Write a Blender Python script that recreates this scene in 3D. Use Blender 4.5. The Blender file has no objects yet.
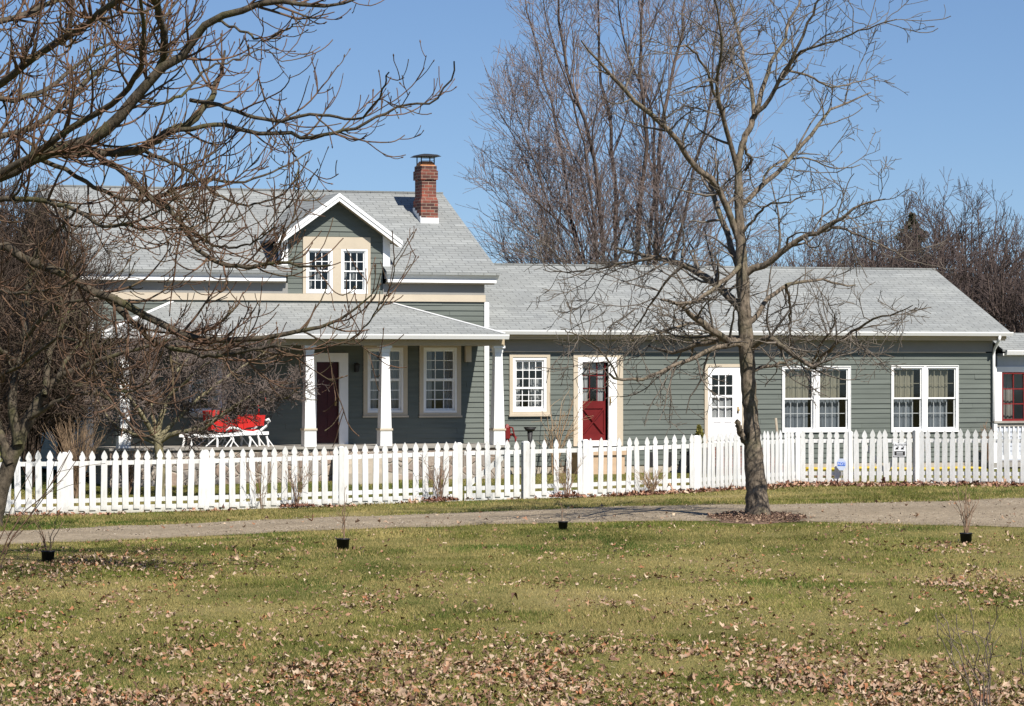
import bpy, math, random
import numpy as np
from mathutils import Vector, Matrix

R = math.radians
sc = bpy.context.scene
COL = sc.collection
random.seed(7)

# ------------------------------------------------------------------ camera, sky, sun, exposure
F = 3200.0                    # focal length in pixels of a 1024 px wide frame
CAMZ = 2.9
HOR = 365.0                   # row of the horizon
cam_d = bpy.data.cameras.new("camera")
cam_d.sensor_width = 36.0
cam_d.lens = F / 1024 * 36.0
cam_d.shift_y = (HOR - 353.0) / 1024
cam_d.clip_start = 0.5
cam_d.clip_end = 6000
cam = bpy.data.objects.new("camera", cam_d)
cam.location = (0, 0, CAMZ)
cam.rotation_euler = (R(90), 0, 0)
COL.objects.link(cam)
sc.camera = cam

SUN_EL, SUN_AZ = 49.0, 32.0   # azimuth: degrees to the right of straight behind the camera
sx, sy, sz = (math.cos(R(SUN_EL)) * math.sin(R(SUN_AZ)), -math.cos(R(SUN_EL)) * math.cos(R(SUN_AZ)), math.sin(R(SUN_EL)))
sun_d = bpy.data.lights.new("sun", 'SUN')
sun_d.energy = 5.0
sun_d.angle = R(0.53)
sun_d.color = (1.0, 0.95, 0.87)
sun = bpy.data.objects.new("sun", sun_d)
sun.rotation_euler = Vector((sx, sy, sz)).to_track_quat('Z', 'Y').to_euler()
sun.location = (20, -10, 40)
COL.objects.link(sun)

w = bpy.data.worlds.new("World")
sc.world = w
w.use_nodes = True
nt = w.node_tree
bg = nt.nodes["Background"]
sky = nt.nodes.new("ShaderNodeTexSky")
sky.sky_type = 'NISHITA'
sky.sun_disc = False
sky.sun_elevation = R(SUN_EL)
sky.sun_rotation = R(180 - SUN_AZ)
sky.altitude = 200
sky.air_density = 1.0
sky.dust_density = 0.3
sky.ozone_density = 3.0
# a lens this long only sees the lowest seven degrees of sky: lift the lookup so the clear spring blue reaches down to the trees
tc = nt.nodes.new("ShaderNodeTexCoord")
mp = nt.nodes.new("ShaderNodeMapping")
mp.inputs['Scale'].default_value = (1, 1, 1.3)
mp.inputs['Location'].default_value = (0, 0, 0.05)
nt.links.new(tc.outputs['Generated'], mp.inputs['Vector'])
vn = nt.nodes.new("ShaderNodeVectorMath"); vn.operation = 'NORMALIZE'
nt.links.new(mp.outputs['Vector'], vn.inputs[0])
nt.links.new(vn.outputs['Vector'], sky.inputs['Vector'])
air = nt.nodes.new("ShaderNodeMix"); air.data_type = 'RGBA'; air.blend_type = 'MULTIPLY'; air.inputs['Factor'].default_value = 1
air.inputs['B'].default_value = (0.96, 1.05, 1.20, 1)      # a dry, polarised blue
nt.links.new(sky.outputs['Color'], air.inputs['A']); nt.links.new(air.outputs['Result'], bg.inputs['Color'])
bg.inputs['Strength'].default_value = 0.063

vs = sc.view_settings
vs.view_transform = 'Standard'
vs.look = 'None'
vs.gamma = 1.0
vs.exposure = 0.55
vs.use_curve_mapping = False
sc.cycles.max_bounces = 6
sc.cycles.transparent_max_bounces = 12

# ------------------------------------------------------------------ house frame: u along the front, v into the house
TH = R(20.0)
CT, ST = math.cos(TH), math.sin(TH)
OX, OY = (484 - 512) / F * 78.0, 78.0

def HU(px, v=0.0):
    a = (px - 512) / F
    x0, y0 = OX - ST * v, OY + CT * v
    return (a * y0 - x0) / (CT - a * ST)

def HZ(px, py, v=0.0):
    y = OY + CT * v + ST * HU(px, v)
    return CAMZ + (HOR - py) / F * y

def world(u, v, z=0.0):
    return Vector((OX + CT * u - ST * v, OY + ST * u + CT * v, z))

# ------------------------------------------------------------------ ground heights
def sstep(a, b, x):
    t = np.clip((np.asarray(x, float) - a) / (b - a), 0, 1)
    return t * t * (3 - 2 * t)

_rl = np.random.default_rng(5)
_lat = _rl.random((64, 64))
def vnoise(x, y, s):
    x = np.asarray(x, float) / s + 1000.5; y = np.asarray(y, float) / s + 1000.5
    xi, yi = np.floor(x).astype(int), np.floor(y).astype(int)
    fx, fy = x - xi, y - yi
    fx = fx * fx * (3 - 2 * fx); fy = fy * fy * (3 - 2 * fy)
    g = lambda i, j: _lat[i % 64, j % 64]
    return (g(xi, yi) * (1 - fx) + g(xi + 1, yi) * fx) * (1 - fy) + (g(xi, yi + 1) * (1 - fx) + g(xi + 1, yi + 1) * fx) * fy

def ground_raw(x, y):
    ramp = 0.2 * sstep(-7, 6, x) + 0.04 * sstep(6, 12, x)
    ramp = ramp + (0.22 - ramp) * sstep(70, 76, y)
    z = ramp * sstep(45, 63, y)
    near = 1 - sstep(90, 120, y)
    z = z + near * (0.05 * (vnoise(x, y, 3.1) - 0.5) + 0.10 * (vnoise(x + 40, y, 9.0) - 0.5) * (1 - sstep(50, 58, y)))
    return z

def axis(a, b, fine, ends):
    pts = list(np.arange(a, b + 1e-6, fine))
    step, v = fine, pts[-1]
    while v < ends[1]:
        step *= 1.35; v += step; pts.append(v)
    step, v = fine, pts[0]
    while v > ends[0]:
        step *= 1.35; v -= step; pts.insert(0, v)
    return np.array(pts)
GX = axis(-20, 20, 0.5, (-900, 900))
GY = axis(18, 95, 0.5, (-60, 3000))
GZ = ground_raw(GX[:, None], GY[None, :])

def gz(x, y):
    x = np.asarray(x, float); y = np.asarray(y, float)
    i = np.clip(np.searchsorted(GX, x) - 1, 0, len(GX) - 2); j = np.clip(np.searchsorted(GY, y) - 1, 0, len(GY) - 2)
    fx = (x - GX[i]) / (GX[i + 1] - GX[i]); fy = (y - GY[j]) / (GY[j + 1] - GY[j])
    return (GZ[i, j] * (1 - fx) + GZ[i + 1, j] * fx) * (1 - fy) + (GZ[i, j + 1] * (1 - fx) + GZ[i + 1, j + 1] * fx) * fy

def GP(px, py):
    """the spot of ground seen at a pixel"""
    z = 0.0
    for _ in range(12):
        D = (CAMZ - z) * F / (py - HOR)
        z = 0.5 * z + 0.5 * float(gz((px - 512) / F * D, D))
    return Vector(((px - 512) / F * D, D, float(gz((px - 512) / F * D, D))))

def WP(px, py, D):
    return Vector(((px - 512) / F * D, D, CAMZ + (HOR - py) / F * D))

# ------------------------------------------------------------------ object helpers
class MB:
    def __init__(s): s.v = []; s.f = []; s.mi = []
    def quad(s, *p):
        n = len(s.v); s.v += [tuple(q) for q in p]; s.f.append(tuple(range(n, n + len(p)))); return s
    def box(s, x0, x1, y0, y1, z0, z1):
        n = len(s.v)
        if x0 > x1: x0, x1 = x1, x0
        if y0 > y1: y0, y1 = y1, y0
        if z0 > z1: z0, z1 = z1, z0
        s.v += [(x0,y0,z0),(x1,y0,z0),(x1,y1,z0),(x0,y1,z0),(x0,y0,z1),(x1,y0,z1),(x1,y1,z1),(x0,y1,z1)]
        for f in ((0,3,2,1),(4,5,6,7),(0,1,5,4),(1,2,6,5),(2,3,7,6),(3,0,4,7)): s.f.append(tuple(n+i for i in f))
        return s
    def taper(s, cx, cy, z0, z1, a0, a1, b0=None, b1=None):
        b0 = a0 if b0 is None else b0; b1 = a1 if b1 is None else b1
        n = len(s.v)
        for z, a, b in ((z0, a0, b0), (z1, a1, b1)):
            s.v += [(cx-a,cy-b,z),(cx+a,cy-b,z),(cx+a,cy+b,z),(cx-a,cy+b,z)]
        for f in ((0,3,2,1),(4,5,6,7),(0,1,5,4),(1,2,6,5),(2,3,7,6),(3,0,4,7)): s.f.append(tuple(n+i for i in f))
        return s
    def bar(s, p, q, w, h, up=(0,0,1)):
        """a square bar from p to q"""
        p = Vector(p); q = Vector(q); d = (q-p).normalized(); up = Vector(up)
        a = d.cross(up)
        if a.length < 1e-4: a = d.cross(Vector((1,0,0)))
        a.normalize(); b = a.cross(d).normalized()
        n = len(s.v)
        for e in (p, q):
            for i, j in ((-1,-1),(1,-1),(1,1),(-1,1)): s.v.append(tuple(e + a*(i*w/2) + b*(j*h/2)))
        for f in ((0,1,2,3),(7,6,5,4),(0,4,5,1),(1,5,6,2),(2,6,7,3),(3,7,4,0)): s.f.append(tuple(n+i for i in f))
        return s
    def tube(s, pts, r, k=8, cap=True):
        pts = [Vector(p) for p in pts]; n = len(pts)
        rr = r if hasattr(r, '__len__') else [r]*n
        base = len(s.v)
        for i, p in enumerate(pts):
            d = (pts[min(i+1,n-1)] - pts[max(i-1,0)]).normalized()
            up = Vector((0,0,1)) if abs(d.z) < 0.95 else Vector((1,0,0))
            a = d.cross(up).normalized(); b = a.cross(d)
            for j in range(k):
                t = 2*math.pi*j/k
                s.v.append(tuple(p + (a*math.cos(t) + b*math.sin(t))*rr[i]))
        for i in range(n-1):
            for j in range(k):
                s.f.append((base+i*k+j, base+i*k+(j+1)%k, base+(i+1)*k+(j+1)%k, base+(i+1)*k+j))
        if cap:
            s.f.append(tuple(base+j for j in range(k))[::-1]); s.f.append(tuple(base+(n-1)*k+j for j in range(k)))
        return s
    def prism(s, poly, d):
        """closed outline (3D points) pushed along d"""
        d = Vector(d); n = len(s.v); m = len(poly)
        s.v += [tuple(Vector(p)) for p in poly] + [tuple(Vector(p)+d) for p in poly]
        s.f.append(tuple(range(n, n+m))[::-1]); s.f.append(tuple(range(n+m, n+2*m)))
        for i in range(m): s.f.append((n+i, n+(i+1)%m, n+m+(i+1)%m, n+m+i))
        return s
    def ring(s, x0, x1, z0, z1, l, r, b, t, y0, y1):
        """four butted boards round an opening, facing y"""
        s.box(x0, x0+l, y0, y1, z0, z1); s.box(x1-r, x1, y0, y1, z0, z1)
        if t: s.box(x0+l, x1-r, y0, y1, z1-t, z1)
        if b: s.box(x0+l, x1-r, y0, y1, z0, z0+b)
        return s
    def map(s, fn):
        s.v = [tuple(fn(*p)) for p in s.v]; return s
    def mesh(s, name, mat=None, smooth=False):
        me = bpy.data.meshes.new(name); me.from_pydata(s.v, [], s.f)
        if smooth: me.polygons.foreach_set('use_smooth', [True]*len(me.polygons))
        if mat: me.materials.append(mat)
        me.update(); return me
    def build(s, name, mat=None, parent=None, smooth=False, loc=None):
        o = bpy.data.objects.new(name, s.mesh(name, mat, smooth)); COL.objects.link(o)
        if parent: o.parent = parent
        if loc is not None: o.location = loc
        return o

def tag(o, label, cat, group=None, kind=None):
    if label: o['label'] = label
    if cat: o['category'] = cat
    if group: o['group'] = group
    if kind: o['kind'] = kind
    return o

def empty(name, loc, rz, label, cat, group=None):
    o = bpy.data.objects.new(name, None); COL.objects.link(o)
    o.location = loc; o.rotation_euler = (0, 0, rz); o.empty_display_size = 0.3
    return tag(o, label, cat, group)

def fast_mesh(name, V, Q, mat=None, smooth=False, nper=4):
    V = np.ascontiguousarray(V, dtype=np.float32).reshape(-1, 3); Q = np.ascontiguousarray(Q, dtype=np.int32).reshape(-1, nper)
    me = bpy.data.meshes.new(name)
    me.vertices.add(len(V)); me.vertices.foreach_set('co', V.ravel())
    me.loops.add(Q.size); me.loops.foreach_set('vertex_index', Q.ravel())
    me.polygons.add(len(Q)); me.polygons.foreach_set('loop_start', np.arange(0, Q.size, nper, dtype=np.int32))
    try: me.polygons.foreach_set('loop_total', np.full(len(Q), nper, dtype=np.int32))
    except Exception: pass
    if smooth: me.polygons.foreach_set('use_smooth', np.ones(len(Q), dtype=bool))
    if mat: me.materials.append(mat)
    me.update(calc_edges=True); return me

def link(name, me, parent=None):
    o = bpy.data.objects.new(name, me); COL.objects.link(o)
    if parent: o.parent = parent
    return o

# ------------------------------------------------------------------ materials
def newmat(name):
    m = bpy.data.materials.new(name); m.use_nodes = True
    n = m.node_tree; return m, n, n.nodes["Principled BSDF"]

def ramp_node(n, stops):
    r = n.nodes.new("ShaderNodeValToRGB"); e = r.color_ramp.elements
    while len(e) < len(stops): e.new(0.5)
    for i, (p, c) in enumerate(stops): e[i].position = p; e[i].color = (*c, 1)
    return r

def objco(n, scale=(1,1,1), rot=(0,0,0)):
    t = n.nodes.new("ShaderNodeTexCoord"); m = n.nodes.new("ShaderNodeMapping")
    m.inputs['Scale'].default_value = scale; m.inputs['Rotation'].default_value = rot
    n.links.new(t.outputs['Object'], m.inputs['Vector']); return m.outputs['Vector']

def noise(n, vec, scale, detail=4, rough=0.6):
    t = n.nodes.new("ShaderNodeTexNoise"); t.inputs['Scale'].default_value = scale
    t.inputs['Detail'].default_value = detail; t.inputs['Roughness'].default_value = rough
    n.links.new(vec, t.inputs['Vector']); return t.outputs['Fac']

def bump(n, b, h, strength, dist):
    x = n.nodes.new("ShaderNodeBump"); x.inputs['Strength'].default_value = strength; x.inputs['Distance'].default_value = dist
    n.links.new(h, x.inputs['Height']); n.links.new(x.outputs['Normal'], b.inputs['Normal'])

def paint(name, col, rough=0.6, var=0.12, scale=3.0, stretch=(1,1,1), bumpd=0.0, spec=0.3):
    m, n, b = newmat(name)
    v = objco(n, stretch)
    f = noise(n, v, scale, 5, 0.65)
    lo = tuple(c*(1-var) for c in col); hi = tuple(min(1, c*(1+var*0.7)) for c in col)
    r = ramp_node(n, [(0.3, lo), (0.7, hi)])
    n.links.new(f, r.inputs['Fac']); n.links.new(r.outputs['Color'], b.inputs['Base Color'])
    b.inputs['Roughness'].default_value = rough; b.inputs['Specular IOR Level'].default_value = spec
    if bumpd: bump(n, b, f, 0.5, bumpd)
    return m

M = {}
M['white'] = paint('white_paint', (0.80,0.80,0.79), 0.5, 0.06, 2.5)
def fence_mat():
    m, n, b = newmat('fence_paint'); v = objco(n)
    f = noise(n, objco(n, (1,1,0.25)), 14, 5, 0.7); r = ramp_node(n, [(0.30,(0.58,0.57,0.54)),(0.55,(0.70,0.70,0.69)),(0.8,(0.75,0.75,0.74))]); n.links.new(f, r.inputs['Fac'])
    oi = n.nodes.new("ShaderNodeObjectInfo"); r2 = ramp_node(n, [(0,(0.86,0.86,0.84)),(1,(1,1,1))]); n.links.new(oi.outputs['Random'], r2.inputs['Fac'])
    x = n.nodes.new("ShaderNodeMix"); x.data_type='RGBA'; x.blend_type='MULTIPLY'; x.inputs['Factor'].default_value=1; n.links.new(r.outputs['Color'], x.inputs['A']); n.links.new(r2.outputs['Color'], x.inputs['B'])
    # mud splash and algae near the ground
    sp = n.nodes.new("ShaderNodeSeparateXYZ"); n.links.new(v, sp.inputs[0]); g = noise(n, v, 22, 4, 0.8)
    k = n.nodes.new("ShaderNodeMath"); k.operation='MULTIPLY_ADD'; k.inputs[1].default_value=0.34; k.inputs[2].default_value=-0.02; n.links.new(g, k.inputs[0])
    lt = n.nodes.new("ShaderNodeMath"); lt.operation='SUBTRACT'; n.links.new(k.outputs[0], lt.inputs[0]); n.links.new(sp.outputs['Z'], lt.inputs[1])
    mr = n.nodes.new("ShaderNodeMapRange"); mr.inputs['From Min'].default_value=0.0; mr.inputs['From Max'].default_value=0.16; mr.inputs['To Max'].default_value=0.65; n.links.new(lt.outputs[0], mr.inputs['Value'])
    y = n.nodes.new("ShaderNodeMix"); y.data_type='RGBA'; n.links.new(mr.outputs[0], y.inputs['Factor']); n.links.new(x.outputs['Result'], y.inputs['A']); y.inputs['B'].default_value=(0.33,0.29,0.20,1)
    n.links.new(y.outputs['Result'], b.inputs['Base Color']); b.inputs['Roughness'].default_value=0.55; b.inputs['Specular IOR Level'].default_value=0.3
    bump(n, b, f, 0.4, 0.003); return m
M['fence'] = fence_mat()
M['gutter'] = paint('gutter_enamel', (0.72,0.72,0.71), 0.35, 0.05, 1.2)
M['cream'] = paint('cream_trim', (0.50,0.43,0.33), 0.6, 0.07, 2.0)
M['taupe'] = paint('taupe_frieze', (0.24,0.235,0.22), 0.65, 0.06, 2.0)
M['tan'] = paint('tan_soffit', (0.42,0.34,0.23), 0.65, 0.06, 2.0)
M['sage'] = paint('sage_siding', (0.118,0.133,0.117), 0.6, 0.17, 1.4, (0.5,1,6), spec=0.25)
M['shaded_sage'] = paint('shaded_sage_siding', (0.060,0.074,0.068), 0.6, 0.10, 1.4, (0.5,1,6), spec=0.2)  # unused: sage siding copied darker, with the porch shade put into its colour
M['red'] = paint('red_door_paint', (0.125,0.008,0.008), 0.45, 0.15, 4.0)
M['maroon'] = paint('maroon_door_paint', (0.05,0.005,0.006), 0.4, 0.15, 4.0)
M['sleigh_red'] = paint('sleigh_red_paint', (0.48,0.018,0.014), 0.45, 0.12, 5.0)
M['sleigh_dark'] = paint('sleigh_lining', (0.33,0.02,0.018), 0.7, 0.15, 5.0)
M['black'] = paint('black_plastic', (0.012,0.012,0.014), 0.5, 0.2, 8.0)
M['iron'] = paint('black_iron', (0.025,0.024,0.024), 0.55, 0.3, 8.0)
M['brass'] = paint('old_brass', (0.35,0.24,0.09), 0.4, 0.2, 20.0)
M['deck'] = paint('weathered_wood', (0.30,0.28,0.25), 0.8, 0.25, 3.0, (1,1,1), 0.004)
M['step'] = paint('concrete_step', (0.40,0.35,0.28), 0.85, 0.18, 5.0, (1,1,1), 0.004)
M['plank'] = paint('tan_stoop_wood', (0.50,0.36,0.24), 0.75, 0.15, 4.0)
M['yellow'] = paint('yellow_plastic', (0.50,0.35,0.02), 0.5, 0.12, 3.0)
M['blue_siding'] = paint('pale_blue_siding', (0.42,0.45,0.50), 0.6, 0.08, 2.0)
M['dark_red'] = paint('dark_red_sash', (0.17,0.014,0.013), 0.5, 0.15, 4.0)
M['terracotta'] = paint('clay_flue', (0.55,0.24,0.10), 0.8, 0.2, 8.0)
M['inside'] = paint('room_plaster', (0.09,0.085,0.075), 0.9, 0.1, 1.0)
M['curtain'] = paint('white_curtain', (0.46,0.46,0.45), 0.9, 0.10, 3.0, (6,1,0.6))
M['cream_curtain'] = paint('cream_curtain', (0.30,0.275,0.20), 0.9, 0.14, 3.0, (6,1,0.6))
M['screen'] = paint('grey_screen', (0.20,0.225,0.25), 0.9, 0.14, 2.0, (4,1,0.6))
M['blue_print'] = paint('blue_print', (0.05,0.16,0.60), 0.5, 0.05, 5.0)
M['sign_white'] = paint('sign_white', (0.74,0.75,0.76), 0.5, 0.05, 5.0)
M['stick'] = paint('grey_stick', (0.34,0.29,0.22), 0.85, 0.2, 8.0)

def glass_mat(name, tint=0.75, base=0.05):
    m = bpy.data.materials.new(name); m.use_nodes = True; n = m.node_tree; n.nodes.clear()
    out = n.nodes.new("ShaderNodeOutputMaterial"); mx = n.nodes.new("ShaderNodeMixShader")
    t = n.nodes.new("ShaderNodeBsdfTransparent"); t.inputs['Color'].default_value = (tint, tint*1.02, tint*1.03, 1)
    g = n.nodes.new("ShaderNodeBsdfGlossy"); g.inputs['Roughness'].default_value = 0.03
    fr = n.nodes.new("ShaderNodeLayerWeight"); fr.inputs['Blend'].default_value = 0.5
    pw_ = n.nodes.new("ShaderNodeMath"); pw_.operation = 'POWER'; pw_.inputs[1].default_value = 4.0; n.links.new(fr.outputs['Facing'], pw_.inputs[0])
    ad = n.nodes.new("ShaderNodeMath"); ad.operation = 'MULTIPLY_ADD'; ad.inputs[1].default_value = 0.7; ad.inputs[2].default_value = base
    n.links.new(pw_.outputs[0], ad.inputs[0]); n.links.new(ad.outputs[0], mx.inputs['Fac'])
    n.links.new(t.outputs[0], mx.inputs[1]); n.links.new(g.outputs[0], mx.inputs[2]); n.links.new(mx.outputs[0], out.inputs['Surface'])
    return m
M['glass'] = glass_mat('window_glass')

def shingle_mat(name, sl, base=(0.252,0.260,0.255)):
    """courses follow the slope: vertical spacing in z is the exposure times sin(slope)"""
    m, n, b = newmat(name)
    t = n.nodes.new("ShaderNodeTexCoord"); sp = n.nodes.new("ShaderNodeSeparateXYZ"); cb = n.nodes.new("ShaderNodeCombineXYZ")
    n.links.new(t.outputs['Object'], sp.inputs[0])
    k = n.nodes.new("ShaderNodeMath"); k.operation = 'MULTIPLY'; k.inputs[1].default_value = 1/math.sin(math.atan(sl))
    n.links.new(sp.outputs['Z'], k.inputs[0]); n.links.new(sp.outputs['X'], cb.inputs[0]); n.links.new(k.outputs[0], cb.inputs[1])
    br = n.nodes.new("ShaderNodeTexBrick"); n.links.new(cb.outputs[0], br.inputs['Vector'])
    br.inputs['Scale'].default_value = 1.0; br.inputs['Brick Width'].default_value = 0.33; br.inputs['Row Height'].default_value = 0.14
    br.inputs['Mortar Size'].default_value = 0.012; br.inputs['Mortar Smooth'].default_value = 0.4; br.offset = 0.37; br.offset_frequency = 2
    c = base
    br.inputs['Color1'].default_value = (*[x*0.93 for x in c],1); br.inputs['Color2'].default_value = (*[min(1,x*1.07) for x in c],1)
    br.inputs['Mortar'].default_value = (*[x*0.62 for x in c],1); br.inputs['Bias'].default_value = 0.0
    # light streaks along single courses, and old staining
    st = n.nodes.new("ShaderNodeTexBrick"); n.links.new(cb.outputs[0], st.inputs['Vector'])
    st.inputs['Scale'].default_value = 1.0; st.inputs['Brick Width'].default_value = 1.0; st.inputs['Row Height'].default_value = 0.14; st.offset = 0.43
    st.inputs['Mortar Size'].default_value = 0.0; st.inputs['Color1'].default_value = (0,0,0,1); st.inputs['Color2'].default_value = (1,1,1,1)
    r1 = ramp_node(n, [(0.55,(0.97,)*3),(0.9,(1.11,)*3)]); n.links.new(st.outputs['Color'], r1.inputs['Fac'])
    v = objco(n); f = noise(n, v, 0.9, 6, 0.7); r2 = ramp_node(n, [(0.3,(0.86,0.87,0.88)),(0.7,(1.05,1.05,1.03))]); n.links.new(f, r2.inputs['Fac'])
    f2 = noise(n, v, 60, 2, 0.8); r3 = ramp_node(n, [(0.25,(0.80,)*3),(0.75,(1.16,)*3)]); n.links.new(f2, r3.inputs['Fac'])
    cur = br.outputs['Color']
    for rr in (r1, r2, r3):
        x = n.nodes.new("ShaderNodeMix"); x.data_type = 'RGBA'; x.blend_type = 'MULTIPLY'; x.inputs['Factor'].default_value = 1
        n.links.new(cur, x.inputs['A']); n.links.new(rr.outputs['Color'], x.inputs['B']); cur = x.outputs['Result']
    n.links.new(cur, b.inputs['Base Color']); b.inputs['Roughness'].default_value = 0.9; b.inputs['Specular IOR Level'].default_value = 0.15
    bump(n, b, br.outputs['Fac'], 0.6, -0.008)
    return m

def brick_mat():
    m, n, b = newmat('red_brick')
    t = n.nodes.new("ShaderNodeTexCoord"); sp = n.nodes.new("ShaderNodeSeparateXYZ"); cb = n.nodes.new("ShaderNodeCombineXYZ")
    n.links.new(t.outputs['Object'], sp.inputs[0])
    a = n.nodes.new("ShaderNodeMath"); a.operation = 'ADD'; n.links.new(sp.outputs['X'], a.inputs[0]); n.links.new(sp.outputs['Y'], a.inputs[1])
    n.links.new(a.outputs[0], cb.inputs[0]); n.links.new(sp.outputs['Z'], cb.inputs[1])
    br = n.nodes.new("ShaderNodeTexBrick"); n.links.new(cb.outputs[0], br.inputs['Vector'])
    br.inputs['Scale'].default_value = 1; br.inputs['Brick Width'].default_value = 0.215; br.inputs['Row Height'].default_value = 0.078
    br.inputs['Mortar Size'].default_value = 0.008; br.inputs['Mortar Smooth'].default_value = 0.2
    br.inputs['Color1'].default_value = (0.055,0.022,0.018,1); br.inputs['Color2'].default_value = (0.26,0.065,0.038,1); br.inputs['Mortar'].default_value = (0.27,0.20,0.15,1)
    v = objco(n); f = noise(n, v, 7, 4); r = ramp_node(n, [(0.3,(0.72,)*3),(0.7,(1.15,)*3)]); n.links.new(f, r.inputs['Fac'])
    x = n.nodes.new("ShaderNodeMix"); x.data_type='RGBA'; x.blend_type='MULTIPLY'; x.inputs['Factor'].default_value = 1
    n.links.new(br.outputs['Color'], x.inputs['A']); n.links.new(r.outputs['Color'], x.inputs['B']); n.links.new(x.outputs['Result'], b.inputs['Base Color'])
    b.inputs['Roughness'].default_value = 0.85; bump(n, b, br.outputs['Fac'], 0.8, -0.01)
    return m
M['brick'] = brick_mat()

def stone_mat():
    m, n, b = newmat('fieldstone')
    v = objco(n)
    vo = n.nodes.new("ShaderNodeTexVoronoi"); vo.inputs['Scale'].default_value = 3.6; n.links.new(v, vo.inputs['Vector'])
    r = ramp_node(n, [(0.0,(0.16,0.13,0.11)),(0.3,(0.30,0.22,0.17)),(0.55,(0.24,0.22,0.20)),(0.8,(0.38,0.30,0.23)),(1.0,(0.20,0.19,0.19))])
    sp = n.nodes.new("ShaderNodeSeparateColor"); n.links.new(vo.outputs['Color'], sp.inputs[0]); n.links.new(sp.outputs[0], r.inputs['Fac'])
    ve = n.nodes.new("ShaderNodeTexVoronoi"); ve.feature = 'DISTANCE_TO_EDGE'; ve.inputs['Scale'].default_value = 3.6; n.links.new(v, ve.inputs['Vector'])
    rm = ramp_node(n, [(0.02,(0,)*3),(0.07,(1,)*3)]); n.links.new(ve.outputs['Distance'], rm.inputs['Fac'])
    x = n.nodes.new("ShaderNodeMix"); x.data_type='RGBA'; n.links.new(rm.outputs['Color'], x.inputs['Factor'])
    x.inputs['A'].default_value = (0.33,0.29,0.24,1); n.links.new(r.outputs['Color'], x.inputs['B'])
    f = noise(n, v, 16, 4); r2 = ramp_node(n, [(0.3,(0.75,)*3),(0.7,(1.15,)*3)]); n.links.new(f, r2.inputs['Fac'])
    y = n.nodes.new("ShaderNodeMix"); y.data_type='RGBA'; y.blend_type='MULTIPLY'; y.inputs['Factor'].default_value=1
    n.links.new(x.outputs['Result'], y.inputs['A']); n.links.new(r2.outputs['Color'], y.inputs['B']); n.links.new(y.outputs['Result'], b.inputs['Base Color'])
    b.inputs['Roughness'].default_value = 0.85; bump(n, b, rm.outputs['Color'], 0.8, 0.03)
    return m
M['stone'] = stone_mat()

def bark_mat(name, dark, light, scale=9, tall=0.25, moss=None):
    m, n, b = newmat(name)
    v = objco(n, (1,1,tall)); f = noise(n, v, scale, 6, 0.7)
    r = ramp_node(n, [(0.32,dark),(0.68,light)]); n.links.new(f, r.inputs['Fac'])
    cur = r.outputs['Color']
    if moss:
        g = noise(n, objco(n), 1.7, 3); rg = ramp_node(n, [(0.5,(0,)*3),(0.68,(0.7,)*3)]); n.links.new(g, rg.inputs['Fac'])
        x = n.nodes.new("ShaderNodeMix"); x.data_type='RGBA'; n.links.new(rg.outputs['Color'], x.inputs['Factor'])
        n.links.new(cur, x.inputs['A']); x.inputs['B'].default_value = (*moss,1); cur = x.outputs['Result']
    n.links.new(cur, b.inputs['Base Color'])
    b.inputs['Roughness'].default_value = 0.9; b.inputs['Specular IOR Level'].default_value = 0.15
    bump(n, b, f, 0.9, 0.03)
    return m
M['bark'] = bark_mat('grey_brown_bark', (0.022,0.018,0.014), (0.27,0.215,0.16), 15, 0.5, (0.12,0.11,0.065))
M['twig'] = bark_mat('grey_twig_bark', (0.07,0.058,0.046), (0.20,0.17,0.14), 3, 1)
M['bark_left'] = bark_mat('mossy_bark', (0.018,0.015,0.011), (0.13,0.105,0.075), 14, 0.5, (0.085,0.085,0.03))
M['twig_left'] = bark_mat('reddish_twig_bark', (0.048,0.031,0.023), (0.19,0.112,0.072), 2.2, 1, (0.085,0.078,0.042))
M['bark_maple'] = bark_mat('brown_maple_bark', (0.045,0.034,0.030), (0.16,0.120,0.100), 6, 0.3)
M['twig_dark'] = bark_mat('dark_brown_twig_bark', (0.032,0.023,0.018), (0.135,0.093,0.068), 2.2, 1, (0.07,0.068,0.035))
M['twig_maple'] = bark_mat('purplish_twig_bark', (0.15,0.115,0.105), (0.26,0.205,0.19), 1, 1)
M['twig_far'] = bark_mat('far_twig_bark', (0.055,0.041,0.038), (0.125,0.094,0.085), 0.4, 1)
M['twig_crab'] = bark_mat('crabapple_twig_bark', (0.07,0.052,0.045), (0.22,0.175,0.15), 3, 1)
M['bark_crab'] = bark_mat('crabapple_bark', (0.10,0.09,0.05), (0.30,0.26,0.16), 8, 0.5)
M['dry_grass'] = bark_mat('dry_grass_stalks', (0.22,0.14,0.08), (0.50,0.37,0.24), 4, 0.4)
M['tan_grass'] = bark_mat('tan_grass_stalks', (0.14,0.09,0.055), (0.36,0.255,0.165), 4, 0.4)
M['shrub'] = bark_mat('dry_shrub_twigs', (0.15,0.09,0.06), (0.36,0.24,0.16), 4, 1)
def leafy(name, a, b_):
    m, n, b = newmat(name); v = objco(n); f = noise(n, v, 5, 3); r = ramp_node(n, [(0.3,a),(0.7,b_)])
    n.links.new(f, r.inputs['Fac']); n.links.new(r.outputs['Color'], b.inputs['Base Color']); b.inputs['Roughness'].default_value = 0.7; return m
M['conifer'] = leafy('conifer_needles', (0.030,0.036,0.018), (0.080,0.075,0.040))
M['boxwood'] = leafy('yellowing_evergreen', (0.10,0.11,0.02), (0.26,0.22,0.05))

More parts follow.
